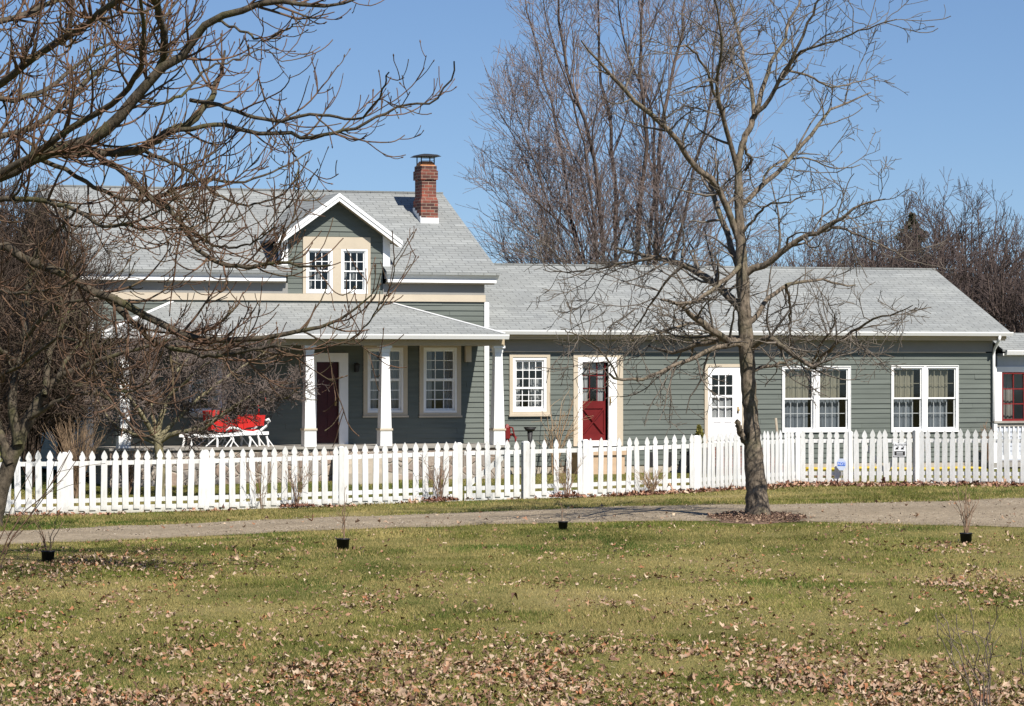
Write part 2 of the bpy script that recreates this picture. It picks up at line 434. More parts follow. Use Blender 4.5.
# ------------------------------------------------------------------ ground, drive
def ground_mat():
    m, n, b = newmat('spring_lawn')
    v = objco(n)
    at = n.nodes.new("ShaderNodeAttribute"); at.attribute_name = 'patch'
    f1 = noise(n, v, 1.6, 8, 0.75); f2 = noise(n, v, 26, 4, 0.8)
    ad = n.nodes.new("ShaderNodeMath"); ad.operation='ADD'; n.links.new(f1, ad.inputs[0]); n.links.new(f2, ad.inputs[1])
    a2 = n.nodes.new("ShaderNodeMath"); a2.operation='MULTIPLY_ADD'; a2.inputs[1].default_value = 0.42; a2.inputs[2].default_value = -0.17
    n.links.new(ad.outputs[0], a2.inputs[0])
    a3 = n.nodes.new("ShaderNodeMath"); a3.operation='MULTIPLY_ADD'; a3.inputs[1].default_value = 0.55
    n.links.new(at.outputs['Fac'], a3.inputs[0]); n.links.new(a2.outputs[0], a3.inputs[2])
    r = ramp_node(n, [(0.12,(0.055,0.066,0.015)),(0.36,(0.115,0.115,0.030)),(0.58,(0.180,0.160,0.055)),(0.78,(0.28,0.22,0.10)),(0.97,(0.22,0.150,0.09))])
    n.links.new(a3.outputs[0], r.inputs['Fac']); n.links.new(r.outputs['Color'], b.inputs['Base Color'])
    b.inputs['Roughness'].default_value = 0.95; b.inputs['Specular IOR Level'].default_value = 0.1
    bump(n, b, f2, 0.9, 0.03)
    return m

def patch_at(x, y):
    p = 0.55*vnoise(x, y, 2.3) + 0.3*vnoise(x+17, y+5, 0.9) + 0.35*vnoise(x, y*0.7, 6.0)
    return np.clip((p - 0.30) * 1.25, 0, 1)

nx, ny = len(GX), len(GY)
V = np.zeros((nx, ny, 3)); V[..., 0] = GX[:, None]; V[..., 1] = GY[None, :]; V[..., 2] = GZ
idx = np.arange(nx*ny).reshape(nx, ny)
Q = np.stack([idx[:-1,:-1], idx[1:,:-1], idx[1:,1:], idx[:-1,1:]], -1)
me = fast_mesh('lawn', V, Q, ground_mat(), True)
a = me.attributes.new('patch', 'FLOAT', 'POINT'); a.data.foreach_set('value', patch_at(V[...,0], V[...,1]).astype(np.float32).ravel())
lawn = link('lawn', me); tag(lawn, 'patchy early spring lawn with straw coloured spots', 'lawn', kind='structure')

def gravel_mat():
    m, n, b = newmat('drive_gravel'); v = objco(n)
    at = n.nodes.new("ShaderNodeAttribute"); at.attribute_name = 'track'
    f1 = noise(n, v, 11, 6, 0.9); f2 = noise(n, v, 1.1, 5, 0.6)
    r = ramp_node(n, [(0.30,(0.10,0.10,0.078)),(0.5,(0.31,0.255,0.195)),(0.70,(0.56,0.50,0.42))]); n.links.new(f1, r.inputs['Fac'])
    r2 = ramp_node(n, [(0.3,(0.74,0.69,0.58)),(0.7,(1.04,0.99,0.87))]); n.links.new(f2, r2.inputs['Fac'])
    x = n.nodes.new("ShaderNodeMix"); x.data_type='RGBA'; x.blend_type='MULTIPLY'; x.inputs['Factor'].default_value=1
    n.links.new(r.outputs['Color'], x.inputs['A']); n.links.new(r2.outputs['Color'], x.inputs['B']); g = noise(n, v, 2.4, 4, 0.7); mm = n.nodes.new("ShaderNodeMath"); mm.operation='MULTIPLY'; n.links.new(at.outputs['Fac'], mm.inputs[0]); n.links.new(g, mm.inputs[1])
    y = n.nodes.new("ShaderNodeMix"); y.data_type='RGBA'; n.links.new(mm.outputs[0], y.inputs['Factor']); n.links.new(x.outputs['Result'], y.inputs['A']); y.inputs['B'].default_value = (0.20,0.155,0.10,1)
    n.links.new(y.outputs['Result'], b.inputs['Base Color'])
    b.inputs['Roughness'].default_value = 0.95; bump(n, b, f1, 1.0, 0.03); return m

near_e = [(-700,566),(-300,557),(0,545.5),(170,538),(340,529.5),(520,524),(680,520.5),(800,521.5),(900,524),(1024,527.5),(1300,536),(1700,550)]
far_e = [(-700,546),(-300,541),(0,531.5),(170,524),(340,517),(520,510.5),(680,505),(800,504),(900,502.5),(1024,498),(1300,488),(1700,474)]
px_s = np.linspace(-700, 1700, 241)
ne = np.interp(px_s, *zip(*near_e)); fe = np.interp(px_s, *zip(*far_e))
def GPs(px, py):
    px = np.asarray(px, float); py = np.asarray(py, float); z = np.zeros_like(px)
    for _ in range(14):
        D = (CAMZ - z)*F/(py-HOR); z = 0.5*z + 0.5*gz((px-512)/F*D, D)
    return (px-512)/F*D, D
xn, yn = GPs(px_s, ne); xf, yf = GPs(px_s, fe)
yn = yn + 0.5*(vnoise(xn, yn, 0.8)-0.5); yf = yf + 0.6*(vnoise(xf+9, yf, 0.9)-0.5)
road_far = lambda x: np.interp(x, xf, yf)
road_near = lambda x: np.interp(x, xn, yn)
rows = np.linspace(0, 1, 13)
X = xn[:,None]*(1-rows) + xf[:,None]*rows; Y = yn[:,None]*(1-rows) + yf[:,None]*rows
Z = gz(X, Y) + 0.005 + 0.028*np.sin(rows*math.pi)**0.7 - 0.012*np.exp(-((rows-0.3)/0.07)**2) - 0.012*np.exp(-((rows-0.7)/0.07)**2)
idx = np.arange(X.size).reshape(X.shape)
Q = np.stack([idx[:-1,:-1], idx[1:,:-1], idx[1:,1:], idx[:-1,1:]], -1)
me = fast_mesh('gravel_drive', np.stack([X,Y,Z],-1), Q, gravel_mat(), True)
a = me.attributes.new('track', 'FLOAT', 'POINT')       # worn earth between and beside the wheel tracks
tk = np.clip(1.1*np.exp(-((rows-0.5)/0.10)**2)+1.0*np.exp(-(rows/0.09)**2)+1.0*np.exp(-((rows-1)/0.09)**2), 0, 1); a.data.foreach_set('value', np.broadcast_to(tk, X.shape).astype(np.float32).ravel())
tag(link('gravel_drive', me), 'pale gravel drive running between the lawn and the picket fence', 'drive', kind='structure')

# ------------------------------------------------------------------ the house
house = empty('farmhouse', (OX, OY, 0), TH, 'sage green clapboard farmhouse with dormer, stone porch and long low wing', 'house')
uL = HU(87)                      # left corner of the main block
W_END = HU(992, 0.15)            # right corner of the wing
WV = 0.15                        # wing front is set back a little

jr = random.Random(12)
def clapboard(mb, a0, a1, z0, z1, openings=(), exp=0.125, lim=None, o_lo=0.024, o_hi=0.006):
    """lapped boards facing -y with holes; lim(z) clips the ends"""
    z = z0; o_base = o_lo; span = a1-a0
    while z < z1 - 1e-4:
        zt = min(z + exp, z1)
        # butt joints: every length of board stands off a little differently
        joints = []; q = a0 + jr.uniform(0.4, 3.8)
        while q < a1-0.4: joints.append(q); q += jr.uniform(2.2, 4.2)
        offs = [o_base + jr.uniform(-0.007, 0.006) for _ in range(len(joints)+1)]
        cuts = sorted({z, zt} | {q for o in openings for q in (o[2], o[3]) if z < q < zt})
        for za, zb in zip(cuts[:-1], cuts[1:]):
            zm = (za+zb)/2
            iv = [(a0, a1)]
            for (b0, b1, c0, c1) in openings:
                if c0 < zm < c1:
                    nv = []
                    for (p, q) in iv:
                        if b1 <= p or b0 >= q: nv.append((p, q)); continue
                        if b0 > p: nv.append((p, b0))
                        if b1 < q: nv.append((b1, q))
                    iv = nv
            pieces = []
            for (p, q) in iv:
                cutp = [p]+[jn for jn in joints if p < jn < q]+[q]
                pieces += list(zip(cutp[:-1], cutp[1:]))
            for (p, q) in pieces:
                o_lo = offs[sum(1 for jn in joints if jn <= (p+q)/2)]
                oa = o_lo + (o_hi-o_lo)*(za-z)/exp; ob = o_lo + (o_hi-o_lo)*(zb-z)/exp
                if q in joints: q -= 0.004
                p0, q0, p1, q1 = p, q, p, q
                if lim:
                    l0, h0 = lim(za); l1, h1 = lim(zb)
                    p0, q0, p1, q1 = max(p,l0), min(q,h0), max(p,l1), min(q,h1)
                    if q0 <= p0: continue
                    if q1 < p1: p1 = q1 = (p1+q1)/2
                mb.quad((p0,-oa,za),(q0,-oa,za),(q1,-ob,zb),(p1,-ob,zb))
                if za == z: mb.quad((p0,-0.003,za),(q0,-0.003,za),(q0,-oa,za),(p0,-oa,za))
        z = zt
    return mb

def shift(v0):
    return lambda x, y, z: (x, y+v0, z)

def curtain_mesh(x0, x1, z0, z1, y, waves, amp=0.02, top=None):
    mb = MB(); n = max(8, int(waves*8))
    for i in range(n):
        t0, t1 = i/n, (i+1)/n
        p = lambda t: (x0+(x1-x0)*t, y+amp*math.sin(t*waves*2*math.pi)+0.3*amp*math.sin(t*waves*5.1))
        (xa, ya), (xb, yb) = p(t0), p(t1)
        mb.quad((xa,ya,z0),(xb,yb,z0),(xb,yb,z1),(xa,ya,z1))
    return mb

def sash(x0, x1, z0, z1, y0, y1, st, nxp, nyp, mw=0.018):
    mb = MB().ring(x0, x1, z0, z1, st, st, st*1.15, st, y0, y1)
    gx0, gx1, g0, g1 = x0+st, x1-st, z0+st*1.15, z1-st
    ym = (y0+y1)/2
    for i in range(1, nxp):
        c = gx0+(gx1-gx0)*i/nxp; mb.box(c-mw/2, c+mw/2, ym-0.012, ym+0.012, g0, g1)
    for j in range(1, nyp):
        c = g0+(g1-g0)*j/nyp
        xs = [gx0]+[gx0+(gx1-gx0)*i/nxp for i in range(1,nxp)]+[gx1]
        for i in range(nxp):
            mb.box(xs[i]+(mw/2 if i else 0), xs[i+1]-(mw/2 if i<nxp-1 else 0), ym-0.011, ym+0.011, c-mw/2, c+mw/2)
    return mb, (gx0, gx1, g0, g1, ym)

def window(parent, name, out, cas, frm, grid, v0=0.0, casm='cream', sill=True, curtains=(), split=0.5, fn=None, frame_mat='white', sash_mat='white', st=0.045):
    """out: outer casing rect; cas: casing widths l r b t; frm: frame width. Returns the hole."""
    fn = fn or shift(v0)
    x0, x1, z0, z1 = out; l, r, b, t = cas
    mb = MB().ring(x0, x1, z0, z1, l, r, b, t, -0.05, -0.001)
    if sill: mb.box(x0-0.02, x1+0.02, -0.085, -0.001, z0-0.045, z0-0.002)
    wnd = mb.map(fn).build(name, M[casm], parent)
    i0, i1, k0, k1 = x0+l, x1-r, z0+b, z1-t
    MB().ring(i0, i1, k0, k1, frm, frm, frm, frm, -0.032, 0.075).map(fn).build('frame', M[frame_mat], wnd)
    s0, s1, q0, q1 = i0+frm, i1-frm, k0+frm, k1-frm
    mid = q0+(q1-q0)*split
    for (za, zb, ya, yb, g) in ((mid-0.015, q1, 0.0, 0.032, grid[0]), (q0, mid+0.02, 0.034, 0.066, grid[1])):
        s, gl = sash(s0, s1, za, zb, ya, yb, st, *g)
        so = s.map(fn).build('sash', M[sash_mat], wnd)
        MB().quad((gl[0],gl[4],gl[2]),(gl[1],gl[4],gl[2]),(gl[1],gl[4],gl[3]),(gl[0],gl[4],gl[3])).map(fn).build('pane', M['glass'], wnd)
    for (fx0, fx1, fz0, fz1, mt, wv, yy) in curtains:
        curtain_mesh(s0+(s1-s0)*fx0, s0+(s1-s0)*fx1, q0+(q1-q0)*fz0, q0+(q1-q0)*fz1, yy, wv).map(fn).build('curtain', M[mt], wnd)
    return (x0+l*0.5, x1-r*0.5, z0+b*0.5, z1-t*0.5)

# heights of the main block
ZE = HZ(484, 272, -0.3); RV = 4.05; ZR = 7.30; SL = (ZR-ZE)/(RV+0.30)
roofz = lambda v: ZR - SL*abs(v-RV)
Z_BAND0, Z_BAND1 = HZ(470,302), HZ(470,295)
FLOOR = 1.0

# --- windows and door on the porch wall
main_open = []
def rect(pxs, pys, v):
    u0, u1 = HU(pxs[0], v), HU(pxs[1], v); pm = sum(pxs)/2
    return (u0, u1, HZ(pm, pys[1], v), HZ(pm, pys[0], v))
cw = 0.10
for k, (pxs, lab) in enumerate((((363,407),0),((419,460.5),1),((184,226),2))):
    o = rect(pxs, (345.5,415.5), 0)
    main_open.append(window(house, 'window', o, (cw,cw,0.07,0.05), 0.05, ((3,3),(3,3)), 0.0,
                            curtains=((0.0,0.30,0.0,1.0,'curtain',3,0.16),(0.72,1.0,0.0,1.0,'curtain',3,0.16))))
d0, d1 = HU(316), HU(338.5); dz1 = HZ(327,362)
c0, c1 = HU(305), HU(347.5); cz1 = HZ(327,353)
door = MB().ring(c0, c1, FLOOR+0.002, cz1, d0-c0-0.002, c1-d1-0.002, 0, cz1-dz1-0.002, -0.06, -0.001).build('door_frame', M['white'], house)
dm = MB().box(d0, d1, 0.03, 0.075, FLOOR+0.03, dz1)
for zz in ((0.18,0.72),(0.88,1.55)):
    for xx in ((0.08,0.42),(0.53,0.87)):
        dw = d1-d0; dm.box(d0+dw*xx[0], d0+dw*xx[1], 0.018, 0.0295, FLOOR+zz[0], FLOOR+zz[1])
dr = dm.build('door', M['maroon'], house); dr['label'] = 'dark maroon front door on the porch'
hb = MB().box(d1-0.09, d1-0.05, 0.0, 0.018, FLOOR+0.92, FLOOR+1.12); hb.tube([(d1-0.07,0.0,FLOOR+1.0),(d1-0.07,-0.05,FLOOR+1.0)], 0.02).build('handle', M['brass'], dr)
MB().box(d0, d1, -0.03, 0.09, FLOOR+0.003, FLOOR+0.028).build('threshold', M['step'], dr)
main_open.append((d0-0.03, d1+0.03, 0, dz1+0.03))

# --- main walls
pw = MB(); z_pr = HZ(385,338,-1.7)
clapboard(pw, uL, 0, 0.75, 3.6, main_open); pw.build('porch_wall', M['sage'], house)
mw = MB(); clapboard(mw, uL, 0, 3.6, Z_BAND0, main_open); mw.build('main_wall', M['sage'], house)
lw = MB(); left_open = []
lfn = lambda x, y, z: (uL+y, -x, z)          # gable facing the left
for (va, vb, za, zb) in ((1.2,2.1,1.75,3.35),(4.6,5.5,1.75,3.35),(3.2,4.1,4.9,6.1)):
    left_open.append(window(house, 'window', (-vb,-va,za,zb), (0.1,0.1,0.07,0.09), 0.04, ((3,2),(3,2)), fn=lfn, curtains=((0,0.3,0,1,'curtain',3,0.16),)))
clapboard(lw, -8.1, 0, 0.35, ZR, left_open, lim=lambda z: (-(RV+max(0.0,(ZR-0.06-z)/SL)), min(0.0,-(RV-max(0.0,(ZR-0.06-z)/SL)))))
lw.map(lfn).build('gable_wall', M['sage'], house)
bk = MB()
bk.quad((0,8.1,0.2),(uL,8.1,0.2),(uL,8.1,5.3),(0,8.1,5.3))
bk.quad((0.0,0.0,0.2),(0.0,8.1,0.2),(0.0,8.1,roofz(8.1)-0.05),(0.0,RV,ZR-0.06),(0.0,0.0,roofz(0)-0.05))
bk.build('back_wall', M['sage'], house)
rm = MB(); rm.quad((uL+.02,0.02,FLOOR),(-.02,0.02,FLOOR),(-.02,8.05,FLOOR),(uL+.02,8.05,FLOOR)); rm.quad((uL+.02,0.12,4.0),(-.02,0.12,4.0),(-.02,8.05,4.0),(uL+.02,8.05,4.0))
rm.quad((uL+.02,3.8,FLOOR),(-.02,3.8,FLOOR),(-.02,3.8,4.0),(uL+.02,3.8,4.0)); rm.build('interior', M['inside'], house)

# --- main cornice: crown, white fascia, soffit, frieze, band; it stops either side of the dormer
DU0, DU1 = HU(287.5), HU(382.5); DC = HU(335.5)
zc = lambda py: HZ(440, py, -0.25)
segs = ((uL-0.30, DU0-0.10), (DU1+0.06, 0.30))
for k, (a, b) in enumerate(segs):
    MB().prism([(a,-0.31,zc(272.3)),(a,-0.22,zc(279)),(a,0.05,zc(279)),(a,0.05,zc(272.3))], (b-a,0,0)).build('crown_moulding', M['gutter'], house)
    MB().box(a+(0.06 if k==0 else 0), b-(0.06 if k==1 else 0), -0.235, -0.10, zc(282.6), zc(279)-0.002).build('fascia', M['white'], house)
    MB().box(a+(0.10 if k==0 else 0), b-(0.10 if k==1 else 0), -0.20, -0.001, zc(284), zc(282.6)-0.002).build('soffit', M['tan'], house)
    MB().box(max(a,uL) if k==0 else DU1+0.002, DU0-0.002 if k==0 else 0.0, -0.035, -0.001, Z_BAND1+0.002, zc(284)-0.002).build('frieze', M['taupe'], house)
MB().box(uL-0.02, 0.02, -0.06, -0.001, Z_BAND0+0.002, Z_BAND1).build('cornice_band', M['cream'], house)
MB().box(-0.005, 0.115, -0.05, 0.145, 0.4, Z_BAND0-0.001).build('corner_board', M['white'], house)
MB().box(uL-0.03, uL+0.14, -0.05, -0.001, 0.4, Z_BAND0-0.001).build('corner_board', M['white'], house)

# --- main roof: gable with overhanging ends
M['shingle'] = shingle_mat('grey_shingles', SL)
rf = MB(); t = 0.07
r0, r1 = uL-0.32, 0.30
for s0, vv in ((1,-0.33),(-1,8.43)):
    ze = roofz(vv)
    # the front slope is left open under the dormer
    secs = ((r0,DU0,vv),(DU0,DU1,1.0),(DU1,r1,vv)) if s0 == 1 else ((r0,r1,vv),)
    for (ua, ub, va) in secs:
        za = roofz(va)
        rf.quad((ua,va,za),(ub,va,za),(ub,RV,ZR),(ua,RV,ZR)); rf.quad((ua,va,za-t),(ub,va,za-t),(ub,RV,ZR-t),(ua,RV,ZR-t))
        rf.quad((ua,va,za-t),(ub,va,za-t),(ub,va,za),(ua,va,za))
    for rr in (r0, r1): rf.quad((rr,vv,ze-t),(rr,vv,ze),(rr,RV,ZR),(rr,RV,ZR-t))
rf.box(r0, r1, RV-0.08, RV+0.08, ZR-0.02, ZR+0.02)
roof = rf.build('roof', M['shingle'], house)
rk = MB()
for rr in (uL-0.30, ):
    for vv in (-0.31, 8.41): rk.prism([(rr,vv,roofz(vv)-0.08),(rr,RV,ZR-0.08),(rr,RV,ZR-0.26),(rr,vv,roofz(vv)-0.26)], (0.04,0,0))
rk.build('rake_board', M['white'], house)

# --- dormer
dz = lambda py: HZ(335, py, 0)
zpk = HZ(338, 193, -0.3); zft = HZ(400, 240.5, -0.3); hw = (HU(400.5,-0.3)-HU(275,-0.3))/2; DSL = (zpk-zft)/hw
dorm_open = []
wins = (((305.5,332),(249,293.5)), ((340.5,367),(249,293.5)))
dw_ = MB()
for pxs, pys in wins: dorm_open.append((HU(pxs[0])+0.03, HU(pxs[1])-0.03, dz(pys[1])+0.03, dz(pys[0])-0.03))
px0, px1 = HU(302.5), HU(370); pz0, pz1 = dz(296.5), dz(237)
topz = lambda u: zpk - 0.10 - DSL*abs(u-DC)
lim = lambda z: (DC-max(0.0,(zpk-0.10-z)/DSL), DC+max(0.0,(zpk-0.10-z)/DSL))
clapboard(dw_, DU0, DU1, Z_BAND1, zpk-0.1, dorm_open+[(px0+0.02,px1-0.02,pz0-0.1,pz1-0.02)], lim=lim)
dw_.build('dormer_wall', M['sage'], house)
# cream surround: boards round the two windows
wx = [px0, HU(305.5), HU(332), HU(340.5), HU(367), px1]
sr = MB(); za, zb = dz(293.5), dz(249)
sr.box(px0, px1, -0.045, -0.001, zb+0.001, pz1); sr.box(px0, px1, -0.045, -0.001, Z_BAND1+0.002, za-0.001)
for a, b in ((0,1),(2,3),(4,5)): sr.box(wx[a], wx[b], -0.044, -0.001, za, zb)
dsur = sr.build('dormer_surround', M['cream'], house)
for pxs, pys in wins:
    window(house, 'dormer_window', (HU(pxs[0])+0.001,HU(pxs[1])-0.001,dz(pys[1])+0.001,dz(pys[0])-0.001), (0.05,0.05,0.05,0.04), 0.02, ((3,2),(3,2)), casm='white', sill=False, st=0.026,
           curtains=((0.0,0.28,0.0,0.75,'curtain',2,0.2),(0.5,0.68,0.25,0.62,'curtain',1,0.25)))
for uu in (DU0, DU1): MB().prism([(uu,-0.0,ZE),(uu,0.0,zft+0.05),(uu,1.7,zft+0.05),(uu,1.7,ZE+0.6)], (0.04 if uu==DU0 else -0.04,0,0)).build('dormer_cheek', M['sage'], house)
for a, b in ((HU(281.0),DU0-0.002),(DU1+0.002,HU(389.5))): MB().box(a, b, -0.05, 0.25, HZ(385,268), zft+0.12).build('dormer_corner_board', M['white'], house)
M['dshingle'] = shingle_mat('dormer_shingles', DSL)
dr_ = MB(); vb = 3.7; n_ = 0.06
for sgn in (-1, 1):
    f0 = (DC+sgn*hw, -0.31, zft); f1 = (DC, -0.31, zpk); b1 = (DC, vb, zpk); b0 = (DC+sgn*hw, vb-2.2, zft)
    dr_.quad(f0, f1, b1, b0); dn = lambda p: (p[0], p[1], p[2]-n_)
    dr_.quad(dn(f0), dn(f1), dn(b1), dn(b0)); dr_.quad(f0, b0, dn(b0), dn(f0)); dr_.quad(f0, f1, dn(f1), dn(f0))
dr_.build('dormer_roof', M['dshingle'], house)
dk, dsf, dmould = MB(), MB(), MB()
for sgn in (-1, 1):
    P = lambda d, y, dzz: (DC+sgn*d, y, zpk-DSL*d-dzz)
    dk.prism([P(0,-0.35,0.0),P(hw+0.02,-0.35,0.0),P(hw+0.02,-0.35,0.09),P(0,-0.35,0.09)], (0,0.04,0))
    dmould.prism([P(0,-0.33,0.093),P(hw,-0.33,0.093),P(hw-0.02,-0.33,0.19),P(0,-0.33,0.19)], (0,0.03,0))
    dsf.prism([P(0,-0.30,0.13),P(hw-0.02,-0.30,0.13),P(hw-0.02,-0.30,0.16),P(0,-0.30,0.16)], (0,0.30,0))
dk.build('dormer_rake', M['white'], house); dmould.build('dormer_rake_moulding', M['white'], house); dsf.build('dormer_soffit', M['tan'], house)

# --- chimney
CV = 2.4
for _ in range(30):
    zz = HZ(429.5, 223, CV); CV += 0.4*((zz-roofz(CV))/SL)
cz = roofz(CV); ch_w = HU(438,CV)-HU(421,CV); cu0 = HU(421,CV); cd = 0.62
ztop = HZ(430,165.5,CV)
chm = MB()
zs = HZ(430,200.5,CV); zc0, zc1 = HZ(430,179.5,CV), HZ(430,170.5,CV)
chm.box(cu0, cu0+ch_w, CV, CV+cd, cz-0.1, zs); 
chm.taper(cu0+ch_w/2, CV+cd/2, zs, zs+0.1, ch_w/2, ch_w/2-0.035, cd/2, cd/2-0.035)
chm.box(cu0+0.035, cu0+ch_w-0.035, CV+0.035, CV+cd-0.035, zs+0.1, zc0)
chm.box(cu0+0.0, cu0+ch_w-0.0, CV+0.0, CV+cd-0.0, zc0, zc1); chm.box(cu0+0.025, cu0+ch_w-0.025, CV+0.025, CV+cd-0.025, zc1, ztop)
chim = chm.build('chimney', M['brick'], roof)
fl = MB(); fl.box(cu0-0.015, cu0+ch_w+0.015, CV-0.015, CV-0.001, cz-0.08, cz+0.13)
for k in range(4):
    va = CV + k*cd/4; fl.box(cu0-0.014, cu0-0.001, va-0.001, va+cd/4-0.002, roofz(va)-0.05, roofz(va)+0.17)
fl.build('chimney_flashing', M['white'], roof)
cm = (cu0+ch_w/2, CV+cd/2)
MB().taper(cm[0], cm[1], ztop, ztop+0.12, 0.20, 0.13).build('flue', M['terracotta'], roof)
cp = MB(); zq = ztop+0.23
cp.taper(cm[0], cm[1], zq, zq+0.05, 0.30, 0.22, 0.36, 0.28)
cp.taper(cm[0], cm[1], zq+0.05, zq+0.08, 0.22, 0.05, 0.28, 0.06)
for i in (-1,1):
    for j in (-1,1): cp.box(cm[0]+i*0.17-0.012, cm[0]+i*0.17+0.012, cm[1]+j*0.17-0.012, cm[1]+j*0.17+0.012, ztop+0.02, zq)
for zz in (0.08,0.13,0.18): cp.ring(cm[0]-0.16, cm[0]+0.16, ztop+zz, ztop+zz+0.008, 0.004,0.004,0.004,0.004, cm[1]-0.165, cm[1]-0.155)
cp.build('chimney_cap', M['iron'], roof)

# --- porch
PF = -1.95                                        # front of the floor
pu0, pu1 = HU(110, PF), HU(507, PF)
MB().box(pu0, pu1, PF, -0.03, 0.05, FLOOR-0.06).build('porch_base', M['stone'], house)
MB().box(pu0-0.03, pu1+0.03, PF-0.05, -0.03, FLOOR-0.058, FLOOR).build('porch_floor', M['deck'], house)
st_ = MB(); a, b = HU(332,PF), HU(378,PF)
for k, (d, zz) in enumerate(((0.35,0.80),(0.70,0.60),(1.05,0.40))): st_.box(a, b, PF-0.06-d, PF-0.06-d+0.35-0.003, 0.05, zz)
st_.build('porch_steps', M['step'], house)
zbm0, zbm1 = HZ(385,345.5,-1.75), HZ(385,338.3,-1.75)
for px in (123.5, 308.8, 384.5, 497.5):
    u = HU(px, -1.75); cmb = MB()
    z_ring = HZ(px, 429.5, -1.75)
    cmb.taper(u, -1.75, FLOOR+0.001, z_ring-0.02, 0.145, 0.14); cmb.taper(u, -1.75, z_ring+0.03, zbm0-0.17, 0.132, 0.092)
    co = cmb.build('porch_column', M['white'], house)
    MB().box(u-0.16, u+0.16, -1.75-0.16, -1.75+0.16, z_ring-0.02, z_ring+0.028).build('column_ring', M['cream'], co)
    cc = MB(); cc.taper(u, -1.75, zbm0-0.168, zbm0-0.06, 0.100, 0.112); cc.box(u-0.145, u+0.145, -1.75-0.145, -1.75+0.145, zbm0-0.058, zbm0-0.001); cc.build('column_cap', M['white'], co)
MB().box(pu0+0.05, pu1-0.05, -1.92, -1.60, zbm0, zbm1).box(pu0+0.05, pu0+0.35, -1.598, -0.03, zbm0, zbm1).box(pu1-0.35, pu1-0.05, -1.598, -0.03, zbm0, zbm1).build('porch_beam', M['tan'], house)
MB().quad((pu0+0.35,-1.6,zbm1-0.03),(pu1-0.35,-1.6,zbm1-0.03),(pu1-0.35,-0.03,zbm1-0.03),(pu0+0.35,-0.03,zbm1-0.03)).build('porch_ceiling', M['tan'], house)
MB().box(HU(465.5,-0.1),HU(471,-0.1),-0.14,-0.03,HZ(468,362,-0.1),HZ(468,346,-0.1)).build('wall_bracket', M['cream'], house)
EV = -2.12; e0, e1 = HU(103, EV), HU(506, EV); zpe = HZ(385, 333.2, EV); zpt = HZ(300, 303, 0.0); PSL = (zpt-zpe)/(-EV)
M['pshingle'] = shingle_mat('porch_shingles', PSL)
pr = MB(); inset = -EV
A, B, C, D = (e0,EV,zpe), (e1,EV,zpe), (e1-inset,-0.03,zpt), (e0+inset,-0.03,zpt)
pr.quad(A, B, C, D); pr.quad(B, (e1,-0.03,zpe), C); pr.quad(A, D, (e0,-0.03,zpe))
pr.quad((e0,EV,zpe-0.05),(e1,EV,zpe-0.05),(e1,-0.03,zpe-0.05),(e0,-0.03,zpe-0.05)); pr.quad(A,B,(e1,EV,zpe-0.05),(e0,EV,zpe-0.05))
pr.quad(B,(e1,-0.03,zpe),(e1,-0.03,zpe-0.05),(e1,EV,zpe-0.05)); pr.quad(A,(e0,-0.03,zpe),(e0,-0.03,zpe-0.05),(e0,EV,zpe-0.05))
pr.build('porch_roof', M['pshingle'], house)
up = 0.012
MB().bar((B[0]-0.02,B[1]+0.02,B[2]+up),(C[0],C[1],C[2]+up),0.10,0.02).build('hip_flashing', M['white'], house); MB().bar((A[0]+0.02,A[1]+0.02,A[2]+up),(D[0],D[1],D[2]+up),0.10,0.02).build('hip_flashing', M['white'], house)
gt = MB(); g0, g1 = zpe-0.135, zpe-0.02
def gutter(mb, a, b, v, z0, z1, d=0.11):
    mb.prism([(a,v,z1),(a,v-d,z1),(a,v-d,z1-0.03),(a,v-d*0.7,z0),(a,v,z0)], (b-a,0,0))
gutter(gt, e0-0.05, e1+0.05, EV, g0, g1); gt.build('porch_gutter', M['gutter'], house)
gs = MB()
for k in range(16):
    u = e0+0.35+k*(e1-e0-0.7)/15; gs.box(u-0.02, u+0.02, EV-0.115, EV+0.10, g1+0.001, g1+0.006) 
gs.build('gutter_strap', M['white'], house)
lt = MB(); u = HU(355.5); zz = HZ(355,368)
lt.box(u-0.04,u+0.04,-0.06,-0.03,zz-0.10,zz+0.12).taper(u,-0.12,zz-0.09,zz+0.07,0.035,0.055).taper(u,-0.12,zz+0.071,zz+0.13,0.07,0.015); lt.build('porch_lantern', M['iron'], house)

